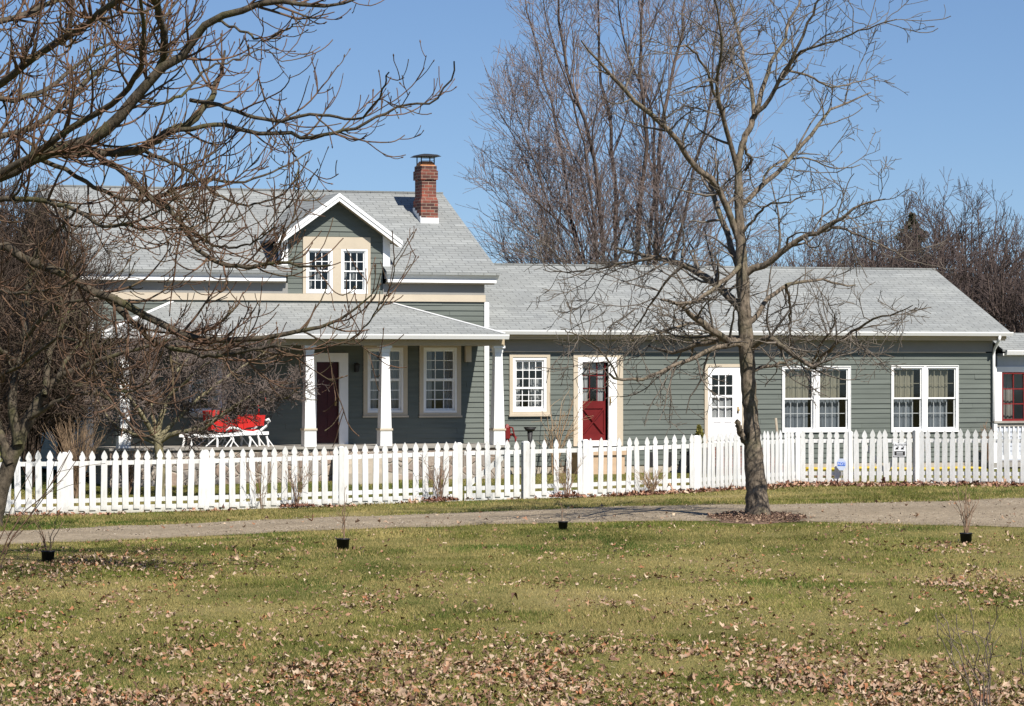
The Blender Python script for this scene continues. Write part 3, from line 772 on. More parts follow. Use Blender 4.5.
# --- wing
wz = lambda py, px=740: HZ(px, py, WV)
wing_open = []
o = rect((509,549.5),(353.8,414.5),WV)
wing_open.append(window(house,'window',o,(0.085,0.085,0.075,0.085),0.07,((4,3),(4,3)),WV,split=0.42, st=0.04,
                        curtains=((0.0,0.24,0.0,0.62,'curtain',2,0.15),(0.62,1.0,0.0,0.62,'curtain',3,0.15),(0.0,1.0,0.78,1.0,'curtain',7,0.14))))
for pxs, pys in (((781.5,850),(366,432.3)),((890.5,957.8),(365.3,432))):
    o = rect(pxs, pys, WV); um = (o[0]+o[1])/2
    outer = MB().ring(*o, 0.015,0.015,0.03,0.02,-0.055,-0.001).box(um-0.03,um+0.03,-0.054,-0.001,o[2]+0.03,o[3]-0.02).map(shift(WV)).build('double_window', M['white'], house)
    for a, b in ((o[0]+0.015,um-0.03),(um+0.03,o[1]-0.015)):
        z0, z1 = o[2]+0.03, o[3]-0.02; mid = (z0+z1)/2
        MB().ring(a,b,z0,z1,0.05,0.05,0.05,0.05,-0.035,0.07).map(shift(WV)).build('frame', M['white'], outer)
        for (za,zb,ya) in ((mid-0.012,z1-0.05,0.0),(z0+0.05,mid+0.02,0.032)):
            s_, gl = sash(a+0.05,b-0.05,za,zb,ya,ya+0.028,0.035,1,1)
            so = s_.map(shift(WV)).build('sash', M['white'], outer)
            MB().quad((gl[0],gl[4],gl[2]),(gl[1],gl[4],gl[2]),(gl[1],gl[4],gl[3]),(gl[0],gl[4],gl[3])).map(shift(WV)).build('pane', M['glass'], outer)
            gm = MB(); top = ya == 0.0; gy = gl[4]+0.02
            for i in range(1,4): c = gl[0]+(gl[1]-gl[0])*i/4; gm.box(c-0.008,c+0.008,gy,gy+0.01,gl[2],gl[3])
            c = (gl[2]+gl[3])/2; gm.box(gl[0],gl[1],gy+0.011,gy+0.018,c-0.008,c+0.008)
            gm.map(shift(WV)).build('muntin_grid', M['cream_curtain'] if top else M['gutter'], outer)
            f0 = gl[0]+(gl[1]-gl[0])*(0.02 if a < um-0.04 else 0.20)
            curtain_mesh(gl[0]+(gl[1]-gl[0])*0.06, gl[0]+(gl[1]-gl[0])*(0.80 if pxs[0]>850 or a>um else 0.95), gl[2], gl[3], 0.13 if top else 0.16, 5, 0.015).map(shift(WV)).build('curtain', M['cream_curtain'] if top else M['screen'], outer)
    wing_open.append((o[0]+0.01,o[1]-0.01,o[2]+0.02,o[3]-0.01))

WFLOOR = HZ(595, 446, WV)
# red door
o = rect((573,622.5),(353.6,446),WV); i = rect((577.5,616.5),(357,446),WV); j = rect((582,608.2),(362,440.5),WV); k = rect((582,606),(362,402.5),WV)
zdt = HZ(595,353.7,WV); zft_ = HZ(595,357,WV); zjt = HZ(595,362,WV); zgb = HZ(595,402,WV); zbt = HZ(595,440.5,WV)
cas = MB().ring(o[0],o[1],WFLOOR,zdt,i[0]-o[0],o[1]-i[1],0,zdt-zft_,-0.04,-0.001).map(shift(WV)).build('door_casing', M['cream'], house)
fr_ = MB().ring(i[0]+.001,i[1]-.001,WFLOOR,zft_-.001,j[0]-i[0],i[1]-j[1],zbt-WFLOOR,zft_-zjt,-0.035,0.03).map(shift(WV)).build('storm_door_frame', M['white'], cas)
x0, x1 = j[0], k[1]; zb_ = zbt
rd = MB(); y0, y1 = 0.04, 0.08; stl = 0.045
rd.ring(x0,x1,zb_,zgb,stl,stl,0.16,0.16,y0,y1); rd.box(x0+stl,x1-stl,y0+0.025,y1-0.003,zb_+0.16,zgb-0.16)
rd.bar((x0+stl,y0+0.012,zb_+0.16),(x1-stl,y0+0.012,zgb-0.16),0.034,0.06,(0,1,0)); rd.bar((x0+stl,y0+0.012,zgb-0.16),(x1-stl,y0+0.012,zb_+0.16),0.032,0.06,(0,1,0))
s_, gl = sash(x0,x1,zgb+0.001,zjt-0.002,y0,y1,0.02,3,3,0.02)
rd.v += s_.v and []; n0 = len(rd.v); rd.v += s_.v; rd.f += [tuple(n0+q for q in f) for f in s_.f]
rdo = rd.map(shift(WV)).build('door', M['red'], house); rdo['label'] = 'red half glazed door with crossed lower panel'
MB().quad((gl[0],gl[4]+.015,gl[2]),(gl[1],gl[4]+.015,gl[2]),(gl[1],gl[4]+.015,gl[3]),(gl[0],gl[4]+.015,gl[3])).map(shift(WV)).build('pane', M['glass'], rdo)
for a, b, c, d in ((0,0.30,0,0.30),(0.68,1,0,0.30),(0,0.30,0.35,0.66),(0.68,1,0.35,0.66),(0,1,0.72,0.98)):
    curtain_mesh(gl[0]+(gl[1]-gl[0])*a,gl[0]+(gl[1]-gl[0])*b,gl[2]+(gl[3]-gl[2])*c,gl[2]+(gl[3]-gl[2])*d,0.13,3 if b-a<0.9 else 8,0.01).map(shift(WV)).build('curtain', M['curtain'], rdo)
zz = HZ(611,401,WV); MB().box(j[1]+0.02,j[1]+0.05,-0.055,-0.036,zz-0.10,zz+0.10).tube([(j[1]+0.035,-0.055,zz-.06),(j[1]+0.035,-0.09,zz-.05),(j[1]+0.035,-0.09,zz+.05),(j[1]+0.035,-0.055,zz+.06)],0.01).map(shift(WV)).build('handle', M['brass'], rdo)
wing_open.append((i[0],i[1],0,zft_))
# white door
o = rect((704,745),(364,446),WV); i = rect((707.3,741.5),(367,446),WV); g = rect((711.5,732),(375,417.5),WV)
zt0, zt1 = HZ(722,364,WV), HZ(722,367.2,WV); zg0, zg1 = HZ(722,417.5,WV), HZ(722,375,WV)
cas = MB().ring(o[0],o[1],WFLOOR,zt0,i[0]-o[0],o[1]-i[1],0,zt0-zt1,-0.045,-0.001).map(shift(WV)).build('door_casing', M['cream'], house)
wd = MB(); y0, y1 = -0.03, 0.01
wd.box(i[0]+.002,g[0],y0,y1,WFLOOR,zt1-.002); wd.box(g[1],i[1]-.002,y0,y1,WFLOOR,zt1-.002); wd.box(g[0],g[1],y0,y1,zg1,zt1-.002); wd.box(g[0],g[1],y0,y1,WFLOOR,zg0)
gw = (g[1]-g[0]); 
for a, b in ((0.02,0.45),(0.55,0.98)): wd.ring(g[0]+gw*a,g[0]+gw*b,WFLOOR+0.12,zg0-0.10,0.02,0.02,0.02,0.02,y0-0.012,y0-0.0005)
for q in (1,2): wd.box(g[0]+gw*q/3-.012,g[0]+gw*q/3+.012,y0+.005,y0+.02,zg0,zg1)
for q in (1,2,3):
    zz = zg0+(zg1-zg0)*q/4; hh = 0.03 if q==2 else 0.012
    for p in range(3): wd.box(g[0]+gw*p/3+(.012 if p else 0),g[0]+gw*(p+1)/3-(.012 if p<2 else 0),y0+.004,y0+.021,zz-hh,zz+hh)
wdo = wd.map(shift(WV)).build('door', M['white'], house); wdo['label'] = 'white door with twelve pane window'
MB().quad((g[0],-0.008,zg0),(g[1],-0.008,zg0),(g[1],-0.008,zg1),(g[0],-0.008,zg1)).map(shift(WV)).build('pane', M['glass'], wdo)
curtain_mesh(g[0],g[1],zg0,(zg0+zg1)/2,0.04,4,0.01).map(shift(WV)).build('curtain', M['curtain'], wdo)
u_ = HU(737.5,WV); zz = HZ(737,410,WV); MB().box(u_-0.02,u_+0.02,-0.04,-0.031,zz-0.08,zz+0.08).tube([(u_,-0.04,zz),(u_,-0.09,zz)],0.025).map(shift(WV)).build('handle', M['brass'], wdo)
wing_open.append((i[0],i[1],0,zt1))

ZWB = wz(352.6); ZWF = wz(340); ZWE = HZ(740,330.6,-0.2)
ww = MB(); clapboard(ww, 0.125, W_END, 0.42, ZWB, wing_open); ww.map(shift(WV)).build('wing_wall', M['sage'], house)
MB().box(0.0, W_END, WV-0.0, WV+0.3, 0.0, 0.418).build('foundation', M['step'], house)
b2 = MB(); RW = 4.0; WZR = 5.50; WSL = (WZR-ZWE)/(RW+0.2); wroof = lambda v: WZR-WSL*abs(v-RW)
b2.quad((W_END,WV,0.2),(W_END,8.0,0.2),(W_END,8.0,wroof(8.0)-.05),(W_END,RW,WZR-.05),(W_END,WV,wroof(WV)-.05)); b2.quad((0,8.0,0.2),(W_END,8.0,0.2),(W_END,8.0,3.7),(0,8.0,3.7))
b2.build('back_wall', M['sage'], house)
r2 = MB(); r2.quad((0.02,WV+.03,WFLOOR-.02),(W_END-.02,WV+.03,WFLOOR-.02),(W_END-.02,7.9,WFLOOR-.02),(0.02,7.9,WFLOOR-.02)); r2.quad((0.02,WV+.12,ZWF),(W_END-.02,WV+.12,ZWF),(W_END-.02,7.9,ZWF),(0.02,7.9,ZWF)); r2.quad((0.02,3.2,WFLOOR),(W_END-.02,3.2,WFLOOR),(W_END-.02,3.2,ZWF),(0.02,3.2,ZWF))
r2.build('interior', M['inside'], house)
MB().box(0.17, W_END, WV-0.03, WV-0.001, ZWB+0.033, ZWF).build('wing_frieze', M['taupe'], house)
MB().box(0.17, HU(985,WV), WV-0.045, WV-0.001, ZWB+0.001, ZWB+0.031).build('wing_band', M['cream'], house)
MB().box(0.17, W_END+0.2, -0.2, WV-0.001, ZWF+0.002, ZWF+0.04).build('wing_soffit', M['tan'], house)
MB().box(0.17, W_END+0.22, -0.22, -0.15, ZWF+0.042, ZWE-0.06).build('wing_fascia', M['tan'], house)
M['wshingle'] = shingle_mat('wing_shingles', WSL)
wr = MB(); q0, q1 = 0.01, HU(1010,-0.2)
for vv in (-0.24, 8.24):
    ze = wroof(vv)
    wr.quad((q0,vv,ze),(q1,vv,ze),(q1,RW,WZR),(q0,RW,WZR)); wr.quad((q0,vv,ze-t),(q1,vv,ze-t),(q1,RW,WZR-t),(q0,RW,WZR-t)); wr.quad((q0,vv,ze-t),(q1,vv,ze-t),(q1,vv,ze),(q0,vv,ze))
    wr.quad((q1,vv,ze-t),(q1,vv,ze),(q1,RW,WZR),(q1,RW,WZR-t))
wr.box(q0,q1,RW-0.08,RW+0.08,WZR-0.02,WZR+0.018)
wr.build('wing_roof', M['wshingle'], house)
g2 = MB(); gutter(g2, 0.2, q1+0.02, -0.245, ZWE-0.115, ZWE-0.012); g2.build('wing_gutter', M['gutter'], house)
dp = MB(); ux = W_END-0.02
dp.tube([(q1-0.35,-0.30,ZWE-0.11),(q1-0.36,-0.28,ZWE-0.22),(ux+0.02,0.02,HZ(995,349,0.0)),(ux+0.02,0.05,HZ(995,356,0.0)),(ux+0.02,0.05,0.45)],0.04,8); dp.build('downspout', M['white'], house, True)
# stoops
sp1 = MB(); a, b = HU(575,-0.4), HU(622,-0.4); sp1.box(a,b,-0.75,WV-0.05,WFLOOR-0.20,WFLOOR-0.05); sp1.box(a+0.05,b-0.05,-0.70,WV-0.05,0.1,WFLOOR-0.202)
sp1.build('stoop', M['plank'], house)
sp2 = MB(); a, b = HU(700,-0.5), HU(762,-0.5)
sp2.box(a,b,-1.0,WV-0.05,0.1,WFLOOR-0.06); sp2.box(a,b,-1.35,-1.003,0.1,0.62); sp2.box(a-0.1,b+0.1,-1.70,-1.353,0.1,0.42); sp2.build('brick_stoop', M['brick'], house)
# low dark openings in the foundation
for pa, pb in ((646,653),(664,671)): MB().box(HU(pa,WV),HU(pb,WV),WV-0.03,WV-0.002,HZ(660,466,WV),HZ(660,452,WV)).build('foundation_vent', M['iron'], house)

# ------------------------------------------------------------------ the building at the right edge
AV = 1.0
ann = empty('sunroom', world(HU(997,AV), AV), TH, 'pale blue sided sunroom with dark red sashes and a railed deck at the right edge', 'building')
aU = HU(997, AV); AL = 5.0
av = lambda px, v=AV: HU(px, v) - aU
az = lambda py, px=1012, v=AV: HZ(px, py, v)
sa = lambda x, y, z: (x, y, z)
zg_ = az(351); ow = (av(1001)+0.0, av(1001)+1.3, az(421), az(372))
wl = MB(); clapboard(wl, 0.0, AL, 0.4, az(354), [(ow[0]-0.05,AL-0.3,ow[2]-0.02,ow[3]+0.02)]); wl.build('wall', M['blue_siding'], ann)
MB().quad((0,0,0.2),(0,4,0.2),(0,4,az(354)-0.1),(0,0,az(354))).quad((AL,0,0.2),(AL,4,0.2),(AL,4,az(354)-0.1),(AL,0,az(354))).quad((0,4,0.2),(AL,4,0.2),(AL,4,az(354)-0.1),(0,4,az(354)-0.1)).quad((0,2.5,0.9),(AL,2.5,0.9),(AL,2.5,az(354)),(0,2.5,az(354))).build('side_wall', M['blue_siding'], ann)
MB().ring(ow[0]-0.25, AL-0.05, ow[2]-0.14, ow[3]+0.14, 0.25, 0.25, 0.14, 0.14, -0.05, -0.001).build('window_casing', M['white'], ann)
for k in range(3):
    a = ow[0]+k*1.36+0.002
    s_, gl = sash(a, a+1.34, ow[2], ow[3], -0.03, 0.03, 0.05, 4, 3, 0.03)
    so = s_.build('window', M['dark_red'], ann)
    MB().quad((gl[0],0.02,gl[2]),(gl[1],0.02,gl[2]),(gl[1],0.02,gl[3]),(gl[0],0.02,gl[3])).build('pane', M['glass'], so)
    curtain_mesh(gl[0]+0.1, gl[0]+0.45, gl[2], gl[3], 0.3, 3).build('curtain', M['deck'], so)
ars = 0.42; M['ashingle'] = shingle_mat('sunroom_shingles', ars)
ar = MB(); ze = az(349.5, 1012, AV-0.35)
yr, zr_ = 0.72, ze+ars*1.07
for (ya, za, yb, zb) in ((-0.35,ze,yr,zr_),(yr,zr_,4.3,ze-0.2)):
    for d in (0,0.06): ar.quad((-0.02,ya,za-d),(AL+0.3,ya,za-d),(AL+0.3,yb,zb-d),(-0.02,yb,zb-d))
ar.quad((-0.02,-0.35,ze-.06),(AL+.3,-0.35,ze-.06),(AL+.3,-0.35,ze),(-0.02,-0.35,ze)).quad((-0.02,-0.35,ze-.06),(-0.02,yr,zr_-.06),(-0.02,yr,zr_),(-0.02,-0.35,ze))
ar.build('roof', M['ashingle'], ann)
ag = MB(); gutter(ag, 0.05, AL+0.3, -0.355, ze-0.14, ze-0.015); ag.build('gutter', M['gutter'], ann)
MB().box(0.0, AL, -0.33, -0.03, ze-0.16, ze-0.10).build('soffit', M['white'], ann)
zr1, zr0 = HZ(1008,421,-0.6), HZ(1008,457,-0.6); yv = -0.6-AV; xr = HU(993,-0.6)-aU
MB().box(xr, AL, yv-0.07, yv+0.07, zr1-0.05, zr1).box(xr+0.07, AL, yv-0.02, yv+0.02, zr1-0.14, zr1-0.053).build('rail_cap', M['deck'], ann)
rl_ = MB().box(xr+0.1, AL, yv-0.025, yv+0.025, zr0-0.04, zr0+0.04).build('bottom_rail', M['white'], ann)
for k in range(22):
    xx = xr+0.2+k*0.13; MB().box(xx-0.02, xx+0.02, yv-0.0245, yv+0.0245, zr0+0.042, zr1-0.142).build('baluster', M['white'], ann)
MB().box(xr, xr+0.1, yv-0.05, yv+0.05, 0.1, zr1-0.052).build('rail_post', M['white'], ann)
MB().box(xr, AL, yv-0.06, -0.06, zr0-0.26, zr0-0.14).build('deck', M['deck'], ann)

# ------------------------------------------------------------------ picket fence
FH = 1.23
def picket_mesh(wd=0.125):
    h = wd/2; n = 0.7*h
    out = [(-h,0.07),(h,0.07),(h,1.02),(n,1.045),(n,1.06),(h*1.02,1.085),(h*0.98,1.12),(h*0.62,1.175),(0,1.235),(-h*0.62,1.175),(-h*0.98,1.12),(-h*1.02,1.085),(-n,1.06),(-n,1.045),(-h,1.02)]
    return MB().prism([(x,-0.022,z) for x, z in out], (0,0.02,0)).mesh('picket', M['fence'])
PICK = {wd: picket_mesh(wd) for wd in (0.125, 0.115, 0.105)}
frng = random.Random(3)

def fpoint(px, A, B):
    """point of the line A-B (plan) seen at pixel column px"""
    a = (px-512)/F; dx, dy = B[0]-A[0], B[1]-A[1]
    t = (a*A[1]-A[0])/(dx-a*dy); return Vector((A[0]+t*dx, A[1]+t*dy, 0))

def run(parent, P, Q, n, wd=0.125, kick=True, ends=(0.5,0.5), rails=True):
    """n pickets, two rails and a kickboard between two points, as parts of parent"""
    inv = parent.matrix_basis.inverted()
    d = (Q-P); L = d.length; ang = math.atan2(d.y, d.x); e = d/L; nrm = Vector((-e.y, e.x, 0))
    g = lambda t: float(gz(P.x+d.x*t, P.y+d.y*t))
    for i in range(n):
        t = (i+ends[0])/(n-1+ends[0]+ends[1]) if n > 1 else 0.5
        o = bpy.data.objects.new('picket', PICK[wd]); COL.objects.link(o); o.parent = parent
        pos = P+d*t; pos.z = g(t)+frng.uniform(-0.02,0.016)
        o.matrix_local = inv @ (Matrix.Translation(pos) @ Matrix.Rotation(ang,4,'Z') @ Matrix.Rotation(R(frng.gauss(0,0.9)),4,'Y'))
    z0, z1 = g(0), g(1)
    def bar(name, za, h, off, thick):
        mb = MB(); a = P+nrm*off+Vector((0,0,z0+za)); b = Q+nrm*off+Vector((0,0,z1+za)); mb.bar(a, b, thick, h)
        mb.v = [tuple(inv @ Vector(v)) for v in mb.v]; mb.build(name, M['fence'], parent)
    if rails:
        bar('rail', 0.985, 0.085, 0.022, 0.038); bar('rail', 0.255, 0.085, 0.022, 0.038)
    if kick: bar('kickboard', 0.075, 0.15, 0.014, 0.024)

def post(parent, p, h=1.2, wd=0.115):
    inv = parent.matrix_basis.inverted(); z = float(gz(p.x, p.y))
    mb = MB().box(-wd/2,wd/2,-wd/2+0.03,wd/2+0.03,-0.1,h-0.02); mb.taper(0,0.03,h-0.02,h+0.01,wd/2-0.004,wd/2-0.03)
    mb.v = [tuple(inv @ (Vector((p.x,p.y,z))+Matrix.Rotation(TH,3,'Z')@Vector(v))) for v in mb.v]; mb.build('post', M['fence'], parent)

FA, FB = Vector((-9.47,62.0,0)), Vector((3.97,68.6,0))
FC = Vector((6.44,71.9,0)); FD = Vector((9.0,71.6,0)); FE = Vector((12.4,70.5,0))
mainp = lambda px: fpoint(px, FA, FB)
midp = lambda px: fpoint(px, FC, FD)
f1 = empty('picket_fence', (*mainp(206)[:2], 0), TH, 'long white picket fence run from the left tree to the gate below the porch', 'fence')
bpy.context.view_layer.update()
xs = [-150, 65, 206, 340, 460]
for a, b, n in ((-150,65,20),(65,206,13),(206,340,13),(340,460,12)): run(f1, mainp(a), mainp(b), n)
for px in (-150, 65, 206, 341.5, 459.5): post(f1, mainp(px))
gt1 = empty('garden_gate', (*mainp(495)[:2], 0), TH, 'white picket gate with one diagonal brace below the right end of the porch', 'gate')
bpy.context.view_layer.update()
run(gt1, mainp(464.5), mainp(521), 6, kick=False)
def brace(parent, p, q, za, zb, off=0.045):
    inv = parent.matrix_basis.inverted(); d = (q-p); e = d.normalized(); nr = Vector((-e.y,e.x,0))
    mb = MB().bar(p+nr*off+Vector((0,0,float(gz(p.x,p.y))+za)), q+nr*off+Vector((0,0,float(gz(q.x,q.y))+zb)), 0.02, 0.10)
    mb.v = [tuple(inv@Vector(v)) for v in mb.v]; mb.build('brace', M['fence'], parent)
brace(gt1, mainp(470), mainp(506), 0.33, 0.92)
run(gt1, mainp(464.5), mainp(521), 0, kick=True, rails=False)
f2 = empty('picket_fence', (*FB[:2], 0), TH, 'white picket fence with the angled corner behind the bare maple', 'fence')
bpy.context.view_layer.update()
for a, b, n in ((526,586,5),(586,696.5,12)): run(f2, mainp(a), mainp(b), n, 0.115)
for px in (526, 585.5, 696.5): post(f2, mainp(px), wd=0.14)
run(f2, FB, FC, 24, 0.125); post(f2, FC)
run(f2, FC, midp(850), 6, 0.115); post(f2, midp(850.5), wd=0.11)
gt2 = empty('garden_gate', (*midp(882)[:2], 0), TH, 'white picket gate carrying a caution sign left of the last fence run', 'gate')
bpy.context.view_layer.update()
run(gt2, midp(853), midp(913), 8, 0.115, kick=False)
brace(gt2, midp(864), midp(884), 0.95, 0.3); brace(gt2, midp(886), midp(906), 0.3, 0.95)
f3 = empty('picket_fence', (*FD[:2], 0), TH, 'short white picket fence run at the far right before the railed deck', 'fence')
bpy.context.view_layer.update()
FD = midp(917.5)
run(f3, FD, FE, 20, 0.115); post(f3, FD, 1.22, 0.15); post(f3, FE, 1.2, 0.14)

# signs on the fence
def text_obj(name, body, size, mat, parent, loc, ext=0.002):
    cu = bpy.data.curves.new(name, 'FONT'); cu.body = body; cu.size = size; cu.align_x = 'CENTER'; cu.align_y = 'CENTER'; cu.extrude = ext
    cu.materials.append(mat); tmp = bpy.data.objects.new(name, cu); me = bpy.data.meshes.new_from_object(tmp); bpy.data.objects.remove(tmp); me.materials.clear(); me.materials.append(mat)
    o = bpy.data.objects.new(name, me); COL.objects.link(o); o.parent = parent; o.location = loc; o.rotation_euler = (R(90),0,0); return o
p = midp(899.7); ang = math.atan2(FD.y-FC.y, FD.x-FC.x); zt = CAMZ+(HOR-443.2)/F*p.y; zb = CAMZ+(HOR-456.3)/F*p.y; wd = 12.4/F*p.y
nr = Vector((-math.sin(ang), math.cos(ang), 0))
sg = empty('warning_sign', (*(p-nr*0.032)[:2], (zt+zb)/2), ang, 'small white caution sign with black marks on the right gate', 'sign')
h = (zt-zb)/2
MB().box(-wd/2,wd/2,-0.006,0.004,-h,h).build('board', M['sign_white'], sg)
text_obj('lettering', 'CAUTION', 0.072, M['iron'], sg, (0,-0.008,h-0.04))
pm_ = MB()
for x in (-0.06, 0.06): pm_.taper(x,-0.009,h-0.135,h-0.095,0.035,0.02,0.002,0.002).box(x+0.012,x+0.04,-0.011,-0.007,h-0.096,h-0.075)
pm_.build('pictogram', M['iron'], sg)
MB().box(-wd/2+0.02,wd/2-0.02,-0.009,-0.0065,-h+0.02,-h+0.115).build('black_panel', M['iron'], sg)
for k in range(2): MB().box(-0.07,0.07,-0.011,-0.0095,-h+0.045+k*0.03,-h+0.057+k*0.03).build('print_line', M['sign_white'], sg)
p = midp(841.5)-nr*0.14; z0 = float(gz(p.x,p.y)); zs_ = CAMZ+(HOR-464.5)/F*p.y
ss = empty('security_sign', (p.x,p.y,z0), ang, 'small blue and white eight sided security sign on a stake before the fence', 'sign')
cz_ = zs_-z0; rr = 0.115
pts = [(rr*math.cos(R(22.5+45*k))*1.0, -0.012, cz_+rr*1.25*math.sin(R(22.5+45*k))) for k in range(8)]
M['pale_blue'] = paint('pale_blue_print', (0.50,0.56,0.68), 0.5, 0.05, 5.0)
MB().prism(pts, (0,0.012,0)).build('board', M['pale_blue'], ss)
MB().box(-0.085,0.085,-0.016,-0.0125,cz_-0.03,cz_+0.055).build('blue_band', M['blue_print'], ss)
text_obj('lettering', 'ADT', 0.085, M['sign_white'], ss, (0,-0.018,cz_+0.012))
MB().box(-0.012,0.012,0.0005,0.012,-0.1,cz_).build('stake', M['deck'], ss)

# ------------------------------------------------------------------ things on and by the porch
V_S = -1.15
s0, s1 = HU(182,V_S), HU(268,V_S)
sl = empty('sleigh', world((s0+s1)/2, V_S, FLOOR), TH, 'old red sleigh with white curled runners standing on the stone porch', 'sleigh')
su = lambda px: HU(px,V_S)-(s0+s1)/2
szz = lambda py: HZ(225,py,V_S)-FLOOR
for yy in (-0.38, 0.38):
    mb = MB(); pts = [(su(183),yy,szz(435.5)),(su(200),yy,szz(435.5)),(su(214),yy,szz(435)),(su(240),yy,szz(433.5)),(su(264),yy,szz(433))]
    for a, b in zip(pts[:-1],pts[1:]): mb.bar(a,b,0.07,0.075)
    mb.build('runner', M['white'], sl)
    cu = [(su(222),yy,szz(430.5)),(su(226),yy,szz(427.5)),(su(232),yy,szz(427.8)),(su(240),yy,szz(431.5)),(su(248),yy,szz(432.5)),(su(256),yy,szz(430.5)),(su(262),yy,szz(426)),(su(265.3),yy,szz(421)),(su(264),yy,szz(419)),(su(261.5),yy,szz(420.5)),(su(262.5),yy,szz(422))]
    MB().tube(cu, 0.032, 6).build('runner_curl', M['white'], sl, True)
    lg = MB()
    for (a, b) in ((187,186.5),(212,213),(228,226),(245,245),(262,264)):
        lg.tube([(su(a),yy,szz(436)),(su(a)+0.03,yy,szz(440)),(su(b),yy,0.0)],0.026,6)
    for (a, b) in ((212,201),(226,234),(228,221),(246,253),(262,269)): lg.tube([(su(a),yy,szz(437)),(su(b),yy,0.0)],0.014,5)
    lg.build('strut', M['white'], sl)
MB().box(su(214),su(262),-0.34,0.34,szz(434.5),szz(432.8)).build('platform', M['white'], sl)
bd = MB()
bd.prism([(su(208),-0.34,szz(429)),(su(206),-0.34,szz(411)),(su(222),-0.34,szz(410)),(su(228),-0.34,szz(423)),(su(228),-0.34,szz(431.5)),(su(214),-0.34,szz(431.5))],(0,0.04,0))
bd.prism([(su(208),0.30,szz(429)),(su(206),0.30,szz(411)),(su(222),0.30,szz(410)),(su(228),0.30,szz(423)),(su(228),0.30,szz(431.5)),(su(214),0.30,szz(431.5))],(0,0.04,0))
bd.prism([(su(228.2),-0.34,szz(431)),(su(228.2),-0.34,szz(423)),(su(240),-0.34,szz(419)),(su(241.5),-0.34,szz(415.5)),(su(261.5),-0.34,szz(415)),(su(260),-0.34,szz(425.5)),(su(243),-0.34,szz(427.5)),(su(238),-0.34,szz(431))],(0,0.04,0))
bd.prism([(su(228.2),0.30,szz(431)),(su(228.2),0.30,szz(423)),(su(240),0.30,szz(419)),(su(241.5),0.30,szz(415.5)),(su(261.5),0.30,szz(415)),(su(260),0.30,szz(425.5)),(su(243),0.30,szz(427.5)),(su(238),0.30,szz(431))],(0,0.04,0))
bd.bar((su(207),0,szz(411)),(su(210),0,szz(430)),0.596,0.04,(1,0,0)).bar((su(259.5),0,szz(416)),(su(258.5),0,szz(425)),0.596,0.04,(1,0,0)).box(su(211),su(258),-0.298,0.298,szz(431),szz(429.5))
bd.build('body', M['sleigh_red'], sl)
MB().box(su(213),su(232),-0.29,0.29,szz(429.4),szz(421)).build('seat', M['sleigh_dark'], sl)
MB().tube([(su(243),-0.3,szz(415)),(su(243.5),-0.3,szz(408)),(su(247),-0.3,szz(405.5)),(su(255),-0.3,szz(405)),(su(261),-0.3,szz(402.5)),(su(262.5),-0.3,szz(398))],0.018,6).tube([(su(255),-0.3,szz(405)),(su(255.5),-0.3,szz(415))],0.015,6).build('dash_rail', M['sleigh_red'], sl, True)

p = world(HU(507,-0.75),-0.75); pz = float(gz(p.x,p.y))
pu = empty('hand_pump', (p.x,p.y,pz), TH, 'rusty red hand pump standing beside the right porch column', 'pump')
hz_ = HZ(507,424,-0.75)-pz
MB().tube([(0,0,0),(0,0,hz_*0.72)],0.055,10).tube([(0,0,hz_*0.72),(0,0,hz_*0.93)],0.085,10).taper(0,0,hz_*0.93,hz_,0.06,0.02).build('pump_body', M['dark_red'], pu)
MB().tube([(0,0,hz_*0.80),(0.12,-0.08,hz_*0.80),(0.20,-0.12,hz_*0.72)],0.03,8).build('spout', M['dark_red'], pu)
MB().tube([(0,0,hz_*0.95),(0.10,-0.12,hz_*0.93),(0.16,-0.16,hz_*0.70),(0.19,-0.17,hz_*0.50)],0.02,6).build('handle', M['dark_red'], pu)
p = world(HU(530,-0.9),-0.9); pz = float(gz(p.x,p.y)); hz_ = HZ(530,427,-0.9)-pz
bb = empty('birdbath', (p.x,p.y,pz), TH, 'dark iron birdbath below the small wing window', 'birdbath')
MB().tube([(0,0,0),(0,0,0.05),(0,0,0.12),(0,0,hz_*0.6),(0,0,hz_-0.1)],[0.16,0.15,0.06,0.04,0.07],12).build('stem', M['iron'], bb, True)
MB().tube([(0,0,hz_-0.12),(0,0,hz_-0.08),(0,0,hz_-0.02),(0,0,hz_),(0,0,hz_-0.03)],[0.05,0.11,0.15,0.16,0.13],16).build('bowl', M['iron'], bb, True)
p = world(HU(777,-0.7),-0.7); pz = float(gz(p.x,p.y)); zt = HZ(776,418,-0.7)
so = MB().tube([(0.03,0,-0.1),(0.01,0,0.9),(-0.03,0,zt-pz)],[0.035,0.034,0.03],7).build('garden_stake', M['stick'], None, True, (p.x,p.y,pz))
tag(so, 'grey wooden stake leaning by the left double window', 'stake')
hs = MB(); 
for k, (py, vv) in enumerate(((468.5,-0.9),(474.5,-1.9))):
    pts = []
    for i in range(15):
        px = 806+(985-806)*i/14 if k == 0 else 806+(880-806)*i/14
        uu = HU(px,vv)-HU(806,-0.9); pts.append((uu, vv+0.9+0.05*math.sin(i*1.7), HZ(px,py+0.6*math.sin(i*0.9),vv)))
    if k == 0: P0 = pts
    else: P1 = pts
hs.tube(P0+[], 0.04, 7); hs.tube([P0[0],(P0[0][0]-0.25,-0.4,(P0[0][2]+P1[0][2])/2),P1[0]]+P1[1:], 0.035, 7)
p = world(HU(806,-0.9),-0.9)
ho = empty('garden_edging', (p.x,p.y,0), TH, 'low yellow plastic bed edging along the foot of the wing', 'edging')
hs.build('edging_pipe', M['yellow'], ho, True)
pegs = MB()
for i in (0,4,8,12,14): pegs.box(P0[i][0]-0.02,P0[i][0]+0.02,P0[i][1]-0.02,P0[i][1]+0.02,0.1,P0[i][2])
